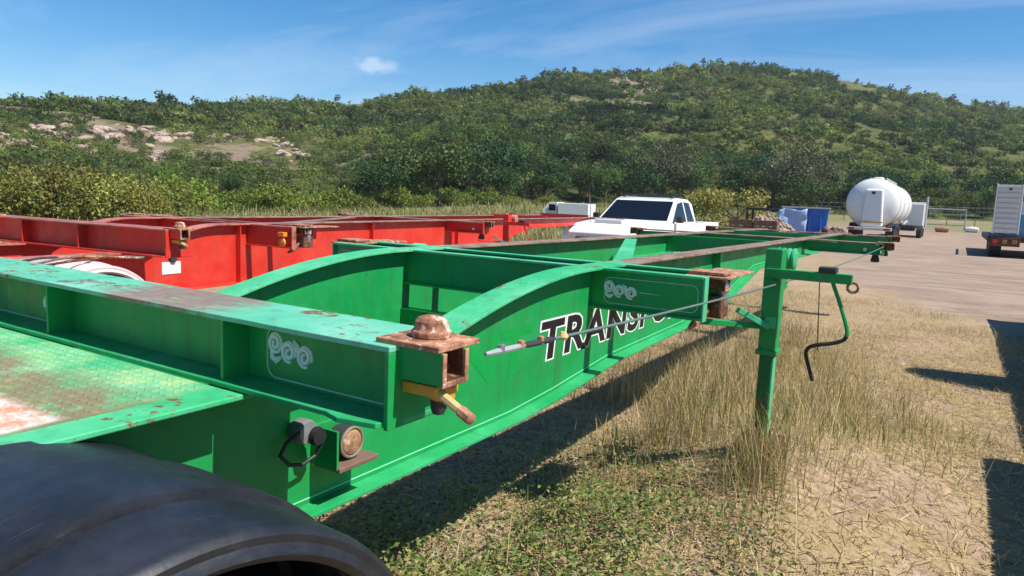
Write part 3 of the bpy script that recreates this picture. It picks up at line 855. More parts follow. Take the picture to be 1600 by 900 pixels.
def trailer(name, label, loc, rz, Q):
    root = thing(name, label, 'trailer', loc, rz)
    body, top, btop = Q['body'], Q['top'], Q['btop']
    zr, zt, s0, s1 = Q['zr'], 1.202, Q['s0'], Q['s1']
    bx, bz = zip(*Q['bottom'])
    TH = .012

    def ztop(x):
        t = min(1, max(0, (x - s0) / (s1 - s0))); return zt - (zt - zr) * (1 - t) ** 2
    xst = sorted(set(list(np.linspace(Q['x0'], s0, 4)) + list(np.linspace(s0, s1, 18)) + list(bx) + list(np.linspace(s1, Q['xend'], 10))))
    xst = [x for x in xst if Q['x0'] <= x <= Q['xend']]
    zb = lambda x: float(np.interp(x, bx, bz))
    fw = .07
    for side in (-1, 1):
        yw = YC + side * .57
        w = strip(MB(), [(x, zb(x) + TH, ztop(x) - TH) for x in xst], yw - .006, yw + .006).build('main_beam', body, root)
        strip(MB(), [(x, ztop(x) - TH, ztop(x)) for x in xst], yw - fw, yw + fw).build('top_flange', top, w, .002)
        strip(MB(), [(x, zb(x), zb(x) + TH) for x in xst], yw - fw, yw + fw).build('bottom_flange', m_flange if body is m_green else body, w, .002)
        if side < 0:
            strip(MB(), [(x, zb(x) + .026, zb(x) + .030) for x in xst], yw - .0075, yw - .0055).build('weld_seam', m_weld if body is m_green else body, w)
            Q['web'] = w
        for xs_ in Q['stiff']:
            MB().box(xs_ - .005, xs_ + .005, *sorted((yw + side * .007, yw + side * .062)), zb(xs_) + TH + .004, ztop(xs_) - TH - .004).build('stiffener', body, w)

    # ---- rear bolster: an I beam across the frame with gussets and end plates
    x0, x1, xw, dep = Q['b1x'], Q['b1x'] + .215, Q['b1x'] + .075, Q['b1dep']
    ya, yb = .919, 2 * YC - .919
    z0 = zt - dep
    b = MB().box(xw, xw + .012, ya + .0125, yb - .0125, z0 + .0125, zt - .0125).build('rear_bolster', body, root)
    mb = MB()
    n = 26
    vs = []
    for i in range(n + 1):                                    # top flange with a slightly wavy, knocked rear edge
        y = ya - .0 + (yb - ya) * i / n
        e = (vnoise(y * 9, 0.3, 1.0, 4) - .5) * .006
        vs += [(x0 + e, y, zt - .012), (x1, y, zt - .012), (x1, y, zt), (x0 + e, y, zt)]
    fs = [(i * 4 + k, i * 4 + (k + 1) % 4, i * 4 + 4 + (k + 1) % 4, i * 4 + 4 + k) for i in range(n) for k in range(4)] + [(3, 2, 1, 0), (n * 4, n * 4 + 1, n * 4 + 2, n * 4 + 3)]
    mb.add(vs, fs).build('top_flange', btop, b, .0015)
    MB().prism([(x0 + .05, ya - .001), (x1, ya - .001), (x1, yb), (x0 - .014, yb), (x0 - .014, ya + .16), (x0 - .030, ya + .11), (x0 - .012, ya + .02)], 'z', z0, z0 + .012).build('bottom_flange', m_flange if body is m_green else body, b, .002)
    for yy in (ya, yb - .012): MB().box(x0 + .001, x1 - .001, yy, yy + .012, z0 - .004, zt - .0125).build('end_plate', body, b, .002)
    for yy in Q['gussets']:
        MB().box(x0 + .003, xw - .0005, yy - .005, yy + .005, z0 + .0125, zt - .0125).build('gusset', body, b)
        MB().box(xw + .0125, x1 - .004, yy - .005, yy + .005, z0 + .0125, zt - .0125).build('gusset', body, b)
    for s, y in ((-1, ya), (1, yb)):
        twist_lock(root, x0 + .09, y, zt + .001, s, body=body)
    if Q['scroll']:
        border(b, xw - .001, 1.365, .935, zt - .024, zt - .150 + .004, .03, True)
        scroll(b, xw - .001, 1.336, zt - .062, -1)
        border(b, xw - .001, 2.275, 2.95, zt - .024, zt - .146, .03, True)
        scroll(b, xw - .001, 2.315, zt - .072, 1, .9)
    else:
        MB().box(xw - .012, xw - .001, ya + .03, ya + .10, z0 + .03, z0 + .062).build('marker_lamp', m_orange, b, .003)

    # ---- second bolster: two open rails passing the beams
    X2 = Q['b2x']; d2 = .194; z2 = zt - d2
    segs = [(ya - .012, YC - .57 - fw - .001), (YC - .57 + fw + .001, YC + .57 - fw - .001), (YC + .57 + fw + .001, yb + .012)]
    b2 = None
    for (sa, sb) in segs:
        mid = sa > 1.4 and sb < 2.6
        for k, xx in enumerate((X2, X2 + .27)):
            if mid: wa, wb = YC - .57 + .007, YC + .57 - .007
            else: wa, wb = (sa, YC - .57 - .007) if sa < 1 else (YC + .57 + .007, sb)
            mb = MB().box(xx + .02, xx + .03, wa, wb, z2 + .0105, zt - .0145)
            o = mb.build('second_bolster' if b2 is None else 'rail_web', body, b2 or root)
            if b2 is None: b2 = o
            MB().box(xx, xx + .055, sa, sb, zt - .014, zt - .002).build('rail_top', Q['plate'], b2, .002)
            MB().box(xx, xx + .055, wa, wb, z2 - .002, z2 + .010).build('rail_bottom', body, b2, .002)
    for yy in (ya - .022, yb + .012):
        MB().box(X2 + .001, X2 + .054, yy, yy + .0095, z2 - .006, zt - .004).build('end_plate', Q['plate'], b2, .002)
        MB().box(X2 + .271, X2 + .324, yy, yy + .0095, z2 - .006, zt - .004).build('end_plate', body, b2, .002)
    for s, y in ((-1, ya + .03), (1, yb - .03)):
        o = twist_lock(root, X2 + .16, y - s * .0, zt + .004, s, head=False, lever=False, body=m_rust_d)
        MB().box(X2 + .06, X2 + .55, *sorted((y + s * .13, y - s * .06)), zt - .012, zt - .0025).build('wear_plate', m_rust, o, .002)
        MB().box(X2 + .10, X2 + .22, *sorted((y + s * .02, y + s * .10)), zt - .19, zt - .09).build('lock_body', m_rust_d, o, .008)
        MB().tube([(X2 + .12, y + s * .04, zt - .15), (X2 + .08, y + s * .0, zt - .21), (X2 + .02, y - s * .01, zt - .235)], [.022, .020, .010], 8).build('handle', m_rust, o, smooth=True)
        MB().lathe([(.020, 0), (.024, .02), (.024, .10), (.015, .12)], (X2 + .17, y + s * .085, zt - .14), 'z', 10).build('bolt', m_steel, o, smooth=True)
    if Q['scroll']:
        border(b2, X2 + .019, 1.375, .93, zt - .045, zt - .165, .03)
        scroll(b2, X2 + .019, 1.352, zt - .088, -1, 1.1)
        MB().tube([(X2 + .019, 1.20, zt - .102), (X2 + .019, 1.10, zt - .104)], [.0025, .0006], 5).build('pin_stripe', m_line, b2)
        border(b2, X2 + .019, 2 * YC - 1.375, 2 * YC - .93, zt - .045, zt - .165, .03)
    # ---- front bolsters
    for (xx, ye, dd) in Q['front']:
        y0_, y1_ = ye, 2 * YC - ye
        bo = MB().box(xx + .05, xx + .062, y0_ + .013, YC - .57 - .008, zt - dd + .011, zt - .025).build('front_bolster', body, root)
        MB().box(xx + .05, xx + .062, YC + .57 + .008, y1_ - .013, zt - dd + .011, zt - .025).build('bolster_web', body, bo)
        MB().box(xx + .05, xx + .062, YC - .57 + .008, YC + .57 - .008, zt - dd + .011, zt - .025).build('bolster_web', body, bo)
        for (sa, sb) in ((y0_, YC - .57 - fw - .001), (YC - .57 + fw + .001, YC + .57 - fw - .001), (YC + .57 + fw + .001, y1_)):
            MB().box(xx, xx + .2, sa, sb, zt - .016, zt - .004).build('top_flange', top, bo, .002)
            MB().box(xx, xx + .2, sa, sb, zt - dd, zt - dd + .010).build('bottom_flange', body, bo, .002)
        for s, y in ((-1, y0_), (1, y1_)):
            MB().box(xx + .001, xx + .199, *sorted((y + s * .001, y + s * .012)), zt - dd - .004, zt - .003).build('end_plate', body, bo)
            MB().lathe([(.020, 0), (.016, -.012), (0, -.014)], (xx + .0495, y - s * .16, zt - dd * .62), 'x', 12).build('reflector', m_white, bo, smooth=True)
            twist_lock(root, xx + .1, y + s * .0, zt - .002, s, head=False, lever=False, body=m_rust_d)
            MB().lathe([(.04, 0), (.045, .02), (.03, .075)], (xx + .1, y - s * .06, zt - dd - .078), 'z', 10).build('lock_body', m_dark, bo, smooth=True)
    MB().bar((X2 + .45, YC - .57 + .03, zt - .011), (X2 + 2.85, YC + .57 - .16, zt - .011), .10, .012).build('diagonal_brace', Q['plate'], root, .002)
    for xm in Q['cross']:
        zc = zb(xm) + .02
        MB().box(xm, xm + .012, YC - .57 + .0075, YC + .57 - .0075, zc, zc + .17).box(xm + .0125, xm + .07, YC - .57 + .0075, YC + .57 - .0075, zc + .16, zc + .17).build('cross_member', body, root)
    # ---- running gear
    for cx in Q['axles']:
        for s in (-1, 1):
            y0_, y1_ = (.80, 1.36) if s < 0 else (2 * YC - 1.36, 2 * YC - .80)
            wl_ = bpy.data.objects.new('wheel', None); COL.objects.link(wl_); wl_.parent = root
            wheel(wl_, cx, y0_ + .05, y0_ + .30, Q['gr'] - .045); wheel(wl_, cx, y0_ + .315, y0_ + .56, Q['gr'] - .045)
            if s < 0: mudguard(root, cx, .54, Q['gr'], .78, 1.385, Q['guard'])
            else: mudguard(root, cx, .54, Q['gr'], 2 * YC - 1.385, 2 * YC - .78, Q['guard'])
        MB().tube([(cx, 1.1, .455), (cx, 2 * YC - 1.1, .455)], .06, 12).build('axle', m_dark, root, smooth=True)
    # ---- landing gear
    lx, ly = Q['leg']
    for s in (-1, 1):
        y = ly if s < 0 else 2 * YC - ly
        lg = MB().box(lx - .055, lx + .055, y - .042, y + .042, .775, 1.305 if s < 0 else 1.15).build('landing_leg', body, root, .006)
        MB().box(lx - .063, lx + .063, y - .050, y + .050, .757, .785).build('leg_collar', body, lg, .004)
        MB().box(lx - .042, lx + .042, y - .033, y + .033, .31, .757).build('inner_leg', Q['inner'], lg, .004)
        MB().box(lx - .034, lx + .034, y - .0365, y - .0335, .315, .75).build('lit_side_strip', Q['plate'], lg)  # paler strip paints in the sunlit right face of the inner leg
        MB().prism([(lx - .13, .24), (lx + .13, .24), (lx + .10, .31), (lx - .10, .31)], 'y', y - .10, y + .10).build('foot', m_rust_d, lg, .004)
        MB().box(lx - .060, lx - .0555, y - .038, y + .02, .90, .96).build('leg_bracket', Q['plate'], lg, .003)
        MB().bar((lx - .16, y - s * .13, .99), (lx - .05, y - s * .0, .905), .035, .03).build('leg_brace', Q['plate'], lg, .003)
        MB().bar((lx - .30, y - s * .30, .93), (lx - .045, y - s * .03, .905), .03, .03).build('leg_brace', body, lg, .003)
        gz_ = 1.245 if s < 0 else 1.10
        pr_ = [(.03, 0)]
        for k in range(4): pr_ += [(.052, .002 + .026 * k), (.058, .006 + .026 * k), (.058, .016 + .026 * k), (.052, .020 + .026 * k)]
        MB().lathe(pr_ + [(.03, .104)], (lx + .16, y - .07, gz_), 'y', 20).build('gear_casing', Q['gear'], lg, smooth=True)
        MB().box(lx + .066, lx + .20, y - .03, y + .03, gz_ - .16, gz_ - .058).build('gear_bracket', body, lg, .004)
        if s < 0:
            MB().box(lx - .085, lx - .0355, y - .37, y + .03, 1.160, 1.207).build('gear_arm', body, lg, .003)
            MB().tube(ring_pts(y - .375, 1.145, .024, lx - .06, n=12)[:-1], .007, 6, closed=True).build('hook', m_rust, lg, smooth=True)
            xk = lx - .06
            ck = [Vector(p_) for p_ in [(xk, y - .285, 1.16), (xk, y - .335, 1.04), (xk + .01, y - .380, .905), (xk, y - .33, .868), (xk - .01, y - .22, .845), (xk, y - .188, .81), (xk, y - .205, .75), (xk, y - .235, .665)]]
            for _ in range(2): ck = [ck[0]] + [q_ for a_, b_ in zip(ck[:-1], ck[1:]) for q_ in (a_.lerp(b_, .25), a_.lerp(b_, .75))] + [ck[-1]]
            kc = len(ck) // 3
            MB().tube(ck[:kc + 1], .0095, 8).build('crank_arm', body, lg, smooth=True)
            MB().tube(ck[kc:], .0098, 8).build('crank_handle', m_black, lg, smooth=True)
            MB().tube([(xk, y - .225, 1.16), (xk - .005, y - .235, .99), (xk, y - .245, .82)], .0025, 5).build('hanging_wire', m_dark, lg)
            MB().box(lx - .10, lx - .02, y - .30, y - .22, 1.2075, 1.235).build('shaft_bracket', m_dark, lg, .004)
    return root


green = trailer('green_trailer', 'green skeletal container trailer with scroll ornaments and black lettering in the foreground', (0, 0, 0), 0, dict(
    body=m_green, top=m_mint, btop=m_mint_b, plate=m_mint_plate, guard=m_guard, gr=.50, inner=m_inner, gear=m_mint_plate,
    zr=1.018, s0=1.78, s1=2.95, x0=-1.3, xend=11.6, bottom=[(-1.3, .63), (2.35, .63), (2.7, .652), (3.3, .71), (4.4, .737), (5.2, .80), (6.2, 1.0), (11.6, 1.03)],
    b1x=1.035, b1dep=.167, gussets=(1.44, 2.255, YC + .57 + .30), stiff=(5.0,), scroll=True, b2x=3.02, front=[(8.35, .66, .13), (11.1, .78, .20)],
    cross=(1.95, 3.0, 5.2, 7.2, 9.6), axles=(.51, -.72), leg=(3.80, .775)))

# platform of tread plate behind the rear bolster
pf = MB().box(-1.3, 1.018, 1.335, 2 * YC - 1.335, 1.022, 1.035).build('platform', m_mint_plate, green, .003)
mb = MB()
MB().box(-1.25, 1.008, 1.425, 2 * YC - 1.425, 1.0352, 1.0375).build('tread_plate', m_tread, pf)
pitch = .0265
for i in range(-24, 39):
    for j in range(46):
        xx = i * pitch + .0; yy = 1.442 + j * pitch + (pitch / 2 if i % 2 else 0)
        if xx > 1.005 or yy > 2 * YC - 1.44: continue
        sgn = 1 if (i + j) % 2 else -1
        L, W, H = .0115, .0050, .0032
        ux, uy = .7071, .7071 * sgn
        a = (xx + ux * L, yy + uy * L, 1.0375); b = (xx - ux * L, yy - uy * L, 1.0375); c_ = (xx - uy * W, yy + ux * W, 1.0375); d_ = (xx + uy * W, yy - ux * W, 1.0375)
        t1 = (xx + ux * L * .6, yy + uy * L * .6, 1.0375 + H); t2 = (xx - ux * L * .6, yy - uy * L * .6, 1.0375 + H)
        mb.add([a, b, c_, d_, t1, t2], [(0, 2, 4), (2, 1, 5), (2, 5, 4), (1, 3, 5), (3, 0, 4), (3, 4, 5)])
o = mb.build('tread_lozenges', m_tread, pf); o['kind'] = 'stuff'

# lettering on the near beam, the ghost of removed letters behind it
web = bpy.data.objects['main_beam']
put_text('removed_letter_marks', 'NT', web, 1.985, 1.4435, .815, .172, .50, m_ghost, .030, 0.10, 1.0, .0004)
put_text('lettering_outline', 'TRANSPORT', web, 2.585, 1.4428, .826, .158, 1.99, m_letter_w, .066, 0.10, 1.10, .0005)
put_text('lettering', 'TRANSPORT', web, 2.585, 1.4420, .826, .158, 1.99, m_letter_k, .030, 0.10, 1.10, .0008)

# side marker lamp in its bracket and the electric socket under the rear bolster
lb = MB().box(1.318, 1.326, 1.345, 1.4435, .755, .865).box(1.327, 1.47, 1.4345, 1.4435, .755, .865).build('lamp_bracket', m_green, green, .002)
MB().box(1.322, 1.475, 1.338, 1.434, .748, .762).build('bracket_shelf', m_brownsteel, lb, .003)
MB().lathe([(.043, 0), (.045, .03), (.040, .05)], (1.395, 1.372, .812), 'y', 24).build('lamp_body', m_dark, lb, smooth=True)
MB().lathe([(.0, -.004), (.020, -.003), (.034, .002), (.038, .010), (.0385, .018)], (1.395, 1.362, .812), 'y', 24).build('lamp_lens', m_tanlens, lb, smooth=True)
MB().tube([(1.395 + .041 * math.cos(a * math.pi / 12), 1.366, .812 + .041 * math.sin(a * math.pi / 12)) for a in range(24)], .0045, 6, True).build('lamp_bezel', plain('tarnished_bezel', (.26, .21, .17), .5, .3, .5, 60), lb, smooth=True)
sk = MB().lathe([(.0, -.012), (.030, -.010), (.034, 0), (.034, .03), (.026, .045)], (1.262, 1.40, .868), 'y', 20).build('electric_socket', plain('dull_grey_socket', (.17, .17, .17), .6, 0, .4, 40), green, smooth=True)
MB().lathe([(.022, 0), (.026, .012), (.022, .03)], (1.282, 1.37, .856), 'y', 16).build('socket_cap', m_black, sk, smooth=True)
MB().tube([(1.235, 1.395, .875), (1.195, 1.40, .855), (1.18, 1.405, .825), (1.205, 1.40, .795), (1.245, 1.395, .785), (1.285, 1.39, .80), (1.30, 1.38, .835)], .0055, 7).build('socket_cable', m_black, sk, smooth=True)

# wire rope pulled tight along the right side
rope = thing('wire_rope', 'thin steel rope stretched along the green trailer from rear lock to front bolster', 'rope')
A0 = Vector((1.205, .805, 1.178)); B0 = Vector((8.38, .645, 1.165))
pts = [A0.lerp(B0, t) - Vector((0, 0, .05 * 4 * t * (1 - t))) for t in np.linspace(.028, 1, 24)]
MB().tube(pts, .0042, 6).build('rope', plain('greenish_steel_rope', (0.16, 0.22, 0.18), .5, .4, .3, 60), rope, smooth=True)
q = lambda t: A0.lerp(B0, t) - Vector((0, 0, .05 * 4 * t * (1 - t)))
MB().tube([q(.0), q(.006), q(.018), q(.022)], [.004, .007, .007, .004], 8).build('turnbuckle', m_grey, rope, smooth=True)
MB().tube([q(.021), q(.024), q(.036), q(.040)], [.005, .008, .008, .004], 8).build('shackle', m_dark, rope, smooth=True)
for t in (.008, .019, .031):
    p = q(t); MB().box(p.x - .007, p.x + .007, p.y - .007, p.y + .007, p.z - .006, p.z + .014).build('rope_clamp', m_rust if t > .015 else m_steel, rope, .003)
MB().lathe([(.010, 0), (.014, .008), (.008, .020)], tuple(q(.046) - Vector((0, 0, .008))), 'z', 8).build('ferrule', m_cream, rope, smooth=True)

th = math.radians(7.2)
l0 = Vector((1.035, .92, 0)); l0.rotate(Matrix.Rotation(th, 3, 'Z'))
red = trailer('red_trailer', 'red skeletal container trailer with pinkish white mudguards behind the green one', (3.03 - l0.x, 4.83 - l0.y, -.025), th, dict(
    body=m_red, top=m_red_top, btop=m_red_top, plate=m_red_top, guard=m_pink, gr=.45, inner=m_rust_d, gear=plain('faded_pink_red_casting', (.55, .16, .12), .5, 0, .2, 12),
    zr=1.0, s0=1.25, s1=2.0, x0=-1.6, xend=12.6, bottom=[(-1.6, .66), (5.6, .66), (7.2, .82), (8.8, 1.03), (12.6, 1.06)],
    b1x=1.035, b1dep=.205, gussets=(1.9, 2.6), stiff=(2.2, 4.2, 6.2), scroll=False, b2x=2.31, front=[(5.9, .86, .16), (12.0, .8, .15)],
    cross=(1.9, 3.6, 5.2, 7.2, 9.6, 12), axles=(.45, -.75), leg=(6.55, .80)))
rw = [c for c in red.children if c.name.startswith('main_beam')][0]
MB().box(1.42, 1.60, 1.438, 1.4435, .80, .90).build('white_tag', m_white, rw, .002)
MB().lathe([(.03, -.002), (.036, .01), (.036, .03)], (1.52, 1.42, .93), 'y', 14).build('hose_coupling', m_dark, rw, smooth=True)
for xx in (2.26,): MB().lathe([(.0, -.02), (.035, -.015), (.04, .0)], (xx, .96, 1.06), 'x', 14).build('marker_lamp', m_orange, red, smooth=True)
MB().box(2.24, 2.29, .93, 1.0, 1.11, 1.15).build('marker_lamp', m_orange, red, .004)
hp = thing('hose_bundle', 'tangle of old hoses and straps lying along the red trailer mudguards', 'hoses', red.location, th)
for k in range(4):
    r_ = random.Random(k)
    MB().tube([(-.9 + i * .2, .95 + .12 * math.sin(i * .9 + k) + .05 * k, 1.014 + .012 * r_.random() - .10 * max(0, abs(i * .2 - .9 - .45) - .2) ** 1.3) for i in range(10)], .008, 6).build('hose', (m_rust_d, m_brownsteel, m_dark, m_rust, m_dark)[k], hp, smooth=True)

# the next parked trailer to the right throws its shadow on the dry grass
fl = thing('flatbed_trailer', 'flat deck trailer parked right of the green trailer casting its shadow on the grass', 'trailer', (0, -1.26, 0))
MB().box(1.2, 13, -2.4, -.06, 1.02, 1.14).build('deck', m_wood, fl, .01)
for xx, y1_, ln, za, zb_ in ((3.25, .36, 2.1, .62, 1.10), (7.45, .58, .75, .95, 1.48)):  # unseen bulges added to the deck, shaped only for their shadows on the grass
    if ln > 1: MB().lathe([(.0, -.02), (.20, 0), (.27, .06), (.28, .3), (.28, ln - .3), (.27, ln - .06), (.2, ln), (0, ln + .02)], (xx, y1_ - .28, .82), 'x', 24).build('shadow_caster_drum', m_grey, fl, smooth=True)
    else: MB().prism([(xx, -.4), (xx + ln, -.4), (xx + ln * .85, y1_ - .1), (xx + ln * .45, y1_), (xx + .1, y1_ - .25)], 'z', za, zb_).build('shadow_caster_block', m_wood, fl, .06, seg=3)
for xx in (2.2, 3.3, 10.5, 11.7):
    wl_ = bpy.data.objects.new('wheel', None); COL.objects.link(wl_); wl_.parent = fl; wheel(wl_, xx, -.45, -.18, .48); wheel(wl_, xx, -2.2, -1.93, .48)
for yy in (-.75, -1.75): MB().box(1.3, 12.9, yy, yy + .12, .7, 1.02).build('main_beam', m_dark, fl)
#@@YARD@@
# ------------------------------------------------------------------ vehicles and yard things
def loft(sts, n=None):
    """sts: list of closed loops (same length) -> MB"""
    mb = MB(); L = len(sts[0]); vs = [p for s_ in sts for p in s_]; fs = []
    for i in range(len(sts) - 1): fs += [(i * L + k, i * L + (k + 1) % L, (i + 1) * L + (k + 1) % L, (i + 1) * L + k) for k in range(L)]
    fs += [tuple(range(L))[::-1], tuple(range((len(sts) - 1) * L, len(sts) * L))]
    return mb.add(vs, fs)


def quad_on(p, push, mat, name, parent, th=.012):
    """thin pane given by 4 corners, pushed outwards a little"""
    p = [Vector(a) for a in p]; nn = (p[1] - p[0]).cross(p[3] - p[0]).normalized() * push
    a = [v + nn for v in p]; b = [v - nn.normalized() * th for v in a]
    return MB().add(a + b, [(0, 1, 2, 3), (7, 6, 5, 4)] + [(k, k + 4, (k + 1) % 4 + 4, (k + 1) % 4) for k in range(4)]).build(name, mat, parent, .004)


def simple_wheel(root, x, y, r, w=.22, rim=m_grey):
    t = MB().lathe([(r * .6, 0), (r * .93, .01), (r, .04), (r, w - .04), (r * .93, w - .01), (r * .6, w)], (x, y, r), 'y', 28).build('wheel', m_black, root, smooth=True)
    MB().lathe([(.0, .03), (r * .25, .02), (r * .5, .05), (r * .61, .005), (r * .61, w - .005), (r * .5, w - .05), (0, w - .03)], (x, y, r), 'y', 20).build('rim', rim, t, smooth=True)


# ---- white ute, nose towards the camera (local +x is its nose)
ute = thing('ute', 'white utility pickup with dark windscreen parked beyond the green trailer', 'ute', (15.2, 5.98, 0), math.pi + math.radians(0))
def sec(x, hw, zb_, zs, zt_, hw2): return [(x, -hw, zb_), (x, hw, zb_), (x, hw, zs), (x, hw2, zt_), (x, -hw2, zt_), (x, -hw, zs)]
loft([sec(2.55, .66, .50, .80, .90, .58), sec(2.45, .80, .42, .86, 1.0, .68), (sec(2.1, .86, .40, .98, 1.08, .72)), sec(1.3, .88, .40, 1.06, 1.14, .76), sec(.75, .88, .40, 1.09, 1.17, .80), sec(.7, .88, .40, 1.09, 1.12, .86), sec(-1.0, .88, .40, 1.09, 1.12, .86)]).build('body', m_white, ute, .03, seg=3)
MB().box(-2.75, -1.03, -.87, .87, .52, .60).box(-2.75, -1.03, -.87, -.82, .6, 1.13).box(-2.75, -1.03, .82, .87, .6, 1.13).box(-2.75, -2.70, -.82, .82, .6, 1.13).build('tub', m_white, ute, .015)
cabp = [(.78, 1.12), (.06, 1.615), (-.15, 1.66), (-.75, 1.645), (-.98, 1.55), (-1.03, 1.12)]
def cab(y, inset): return [(x, y * (1 - inset * max(0, (z - 1.12) / .54)), z) for x, z in cabp]
vs = cab(-.84, .17) + cab(.84, .17); n = len(cabp)
MB().add(vs, [tuple(range(n))[::-1], tuple(range(n, 2 * n))] + [(i, (i + 1) % n, n + (i + 1) % n, n + i) for i in range(n)]).build('cab', m_white, ute, .03, seg=3)
def cy(z): return .84 * (1 - .17 * max(0, (z - 1.12) / .54))
quad_on([(.725, -.765, 1.158), (.725, .765, 1.158), (.115, .665, 1.577), (.115, -.665, 1.577)], .010, m_glass_dark, 'windscreen', ute)
for s in (-1, 1):
    p = [(.55, s * cy(1.15), 1.15), (.06, s * cy(1.54), 1.54), (-.30, s * cy(1.59), 1.59), (-.36, s * cy(1.15), 1.15)]
    p2 = [(-.42, s * cy(1.15), 1.15), (-.37, s * cy(1.59), 1.59), (-.74, s * cy(1.57), 1.57), (-.92, s * cy(1.15), 1.15)]
    if s < 0: p = p[::-1]; p2 = p2[::-1]
    quad_on(p, .010, m_glass_dark, 'side_window', ute); quad_on(p2, .010, m_glass_dark, 'side_window', ute)
    MB().box(.42, .56, *sorted((s * .90, s * 1.04)), 1.14, 1.28).build('mirror', m_dark, ute, .02)
    quad_on(([(2.53, s * .42, .78), (2.44, s * .80, .78), (2.40, s * .78, .92), (2.48, s * .42, .92)] if s > 0 else [(2.44, s * .80, .78), (2.53, s * .42, .78), (2.48, s * .42, .92), (2.40, s * .78, .92)]), .008, m_grey, 'headlight', ute)
    for xx in (1.6, -1.55): simple_wheel(ute, xx, s * .80 - .11, .40)
    MB().box(-.85, .0, *sorted((s * .55, s * .58)), 1.66, 1.70).build('roof_rack_rail', m_dark, ute, .006)
for xx in (-.05, -.45, -.8): MB().box(xx - .02, xx + .02, -.62, .62, 1.702, 1.73).build('roof_rack_bar', m_dark, ute, .005)
MB().box(2.50, 2.60, -.42, .42, .62, .82).build('grille', m_dark, ute, .02)
MB().tube([(1.95, -.42, 1.05), (1.97, -.42, 1.62)], .006, 5).build('aerial', m_black, ute)
MB().box(1.5, 2.0, -.3, .3, 1.09, 1.17).build('bonnet_scoop', m_offwhite, ute, .02)

# ---- cement tanker trailer, tail towards the camera
tk = thing('tanker_trailer', 'white cylindrical tanker trailer with its round tail towards the camera', 'tanker', (43.5, 4.1, float(ground_z(43.5, 4.1))))
MB().lathe([(0, -.30), (.5, -.27), (.95, -.16), (1.22, .0), (1.32, .15), (1.33, 3.2), (1.24, 4.6), (1.24, 6.2), (1.33, 7.6), (1.33, 10.2), (1.2, 10.5), (0, 10.7)], (0, 0, 2.08), 'x', 48).build('tank', m_white, tk, smooth=True)
for xx in (.25, 3.2, 7.4, 10.1): MB().lathe([(1.335, 0), (1.365, .02), (1.365, .08), (1.335, .10)], (xx, 0, 2.08), 'x', 48).build('tank_band', m_offwhite, tk, smooth=True)
MB().prism([(-.62, .80), (.46, .80), (.36, 2.82), (-.50, 2.82)], 'x', -.55, -.25).build('rear_cabinet', m_white, tk, .10, seg=4)
MB().box(-.58, -.551, -.60, .44, 1.02, 1.10).build('bumper_stripe', m_yellow, tk, .01)
MB().box(-.58, -.54, -.14, .04, 2.56, 2.70).build('cabinet_vent', m_dark, tk)
MB().box(-.5, 10, -.5, .5, .82, .98).build('chassis', m_grey, tk, .02)
MB().box(-.75, -.60, -1.1, 1.1, .62, .78).build('bumper', m_offwhite, tk, .02)
for s in (-1.0, .7): MB().box(-.77, -.751, s, s + .3, .64, .76).build('tail_light', m_redlens, tk)
for xx in (.9, 2.1, 3.3):
    for s in (-1.15, .70): simple_wheel(tk, xx, s, .5, .45, m_grey)
for xx in (2, 4.4, 6.2, 8.5): MB().lathe([(.28, 0), (.28, .16), (.2, .2), (0, .21)], (xx, 0, 3.35 + (.06 if xx in (2, 8.5) else 0) - .04), 'z', 16).build('hatch', m_offwhite, tk, smooth=True)
for s in (-.42, .42): MB().box(1.6, 9, s - .02, s + .02, 3.40, 3.52).build('walkway_rail', m_grey, tk)
MB().tube([(.2, -1.36, 1.2), (3, -1.40, 1.0), (6, -1.38, 1.15), (9, -1.3, 1.0)], .07, 8).build('discharge_pipe', m_grey, tk, smooth=True)

tr = thing('prime_mover', 'white truck cab with dark bulkhead in front of the tanker', 'truck', (55.5, 3.0, float(ground_z(55.5, 3.0))))
MB().box(0, 3.0, -.5, .5, .55, .85).build('chassis', m_dark, tr)
MB().box(.2, 1.0, -1.15, 1.15, 1.0, 2.85).build('sleeper', m_white, tr, .05)
MB().box(-.35, -.2, .35, 1.15, .86, 3.2).build('headboard', plain('dark_blue_headboard', (.03, .06, .12), .5), tr, .03)
loft([[(1.05, -1.2, .8), (1.05, 1.2, .8), (1.05, 1.2, 3.0), (1.05, -1.2, 3.0)], [(2.3, -1.2, .8), (2.3, 1.2, .8), (2.3, 1.2, 2.8), (2.3, -1.2, 2.8)], [(2.75, -1.15, .8), (2.75, 1.15, .8), (2.75, 1.15, 1.9), (2.75, -1.15, 1.9)], [(4.2, -1.0, .8), (4.2, 1.0, .8), (4.2, 1.0, 1.7), (4.2, -1.0, 1.7)]]).build('cab', m_white, tr, .05)
tr.scale = (.8, .8, .8)
for s in (-1, 1):
    MB().box(1.3, 2.1, *sorted((s * 1.201, s * 1.215)), 1.9, 2.6).build('side_window', m_glass_dark, tr)
    MB().box(2.4, 2.6, *sorted((s * 1.25, s * 1.45)), 1.7, 2.5).build('mirror', m_dark, tr, .03)
    MB().tube([(.6, s * 1.3, .9), (.6, s * 1.3, 3.5)], .09, 10).build('exhaust_stack', m_grey, tr, smooth=True)
    for xx in (-.6, .75, 3.5): simple_wheel(tr, xx, s * .95 - .2, .5, .4)

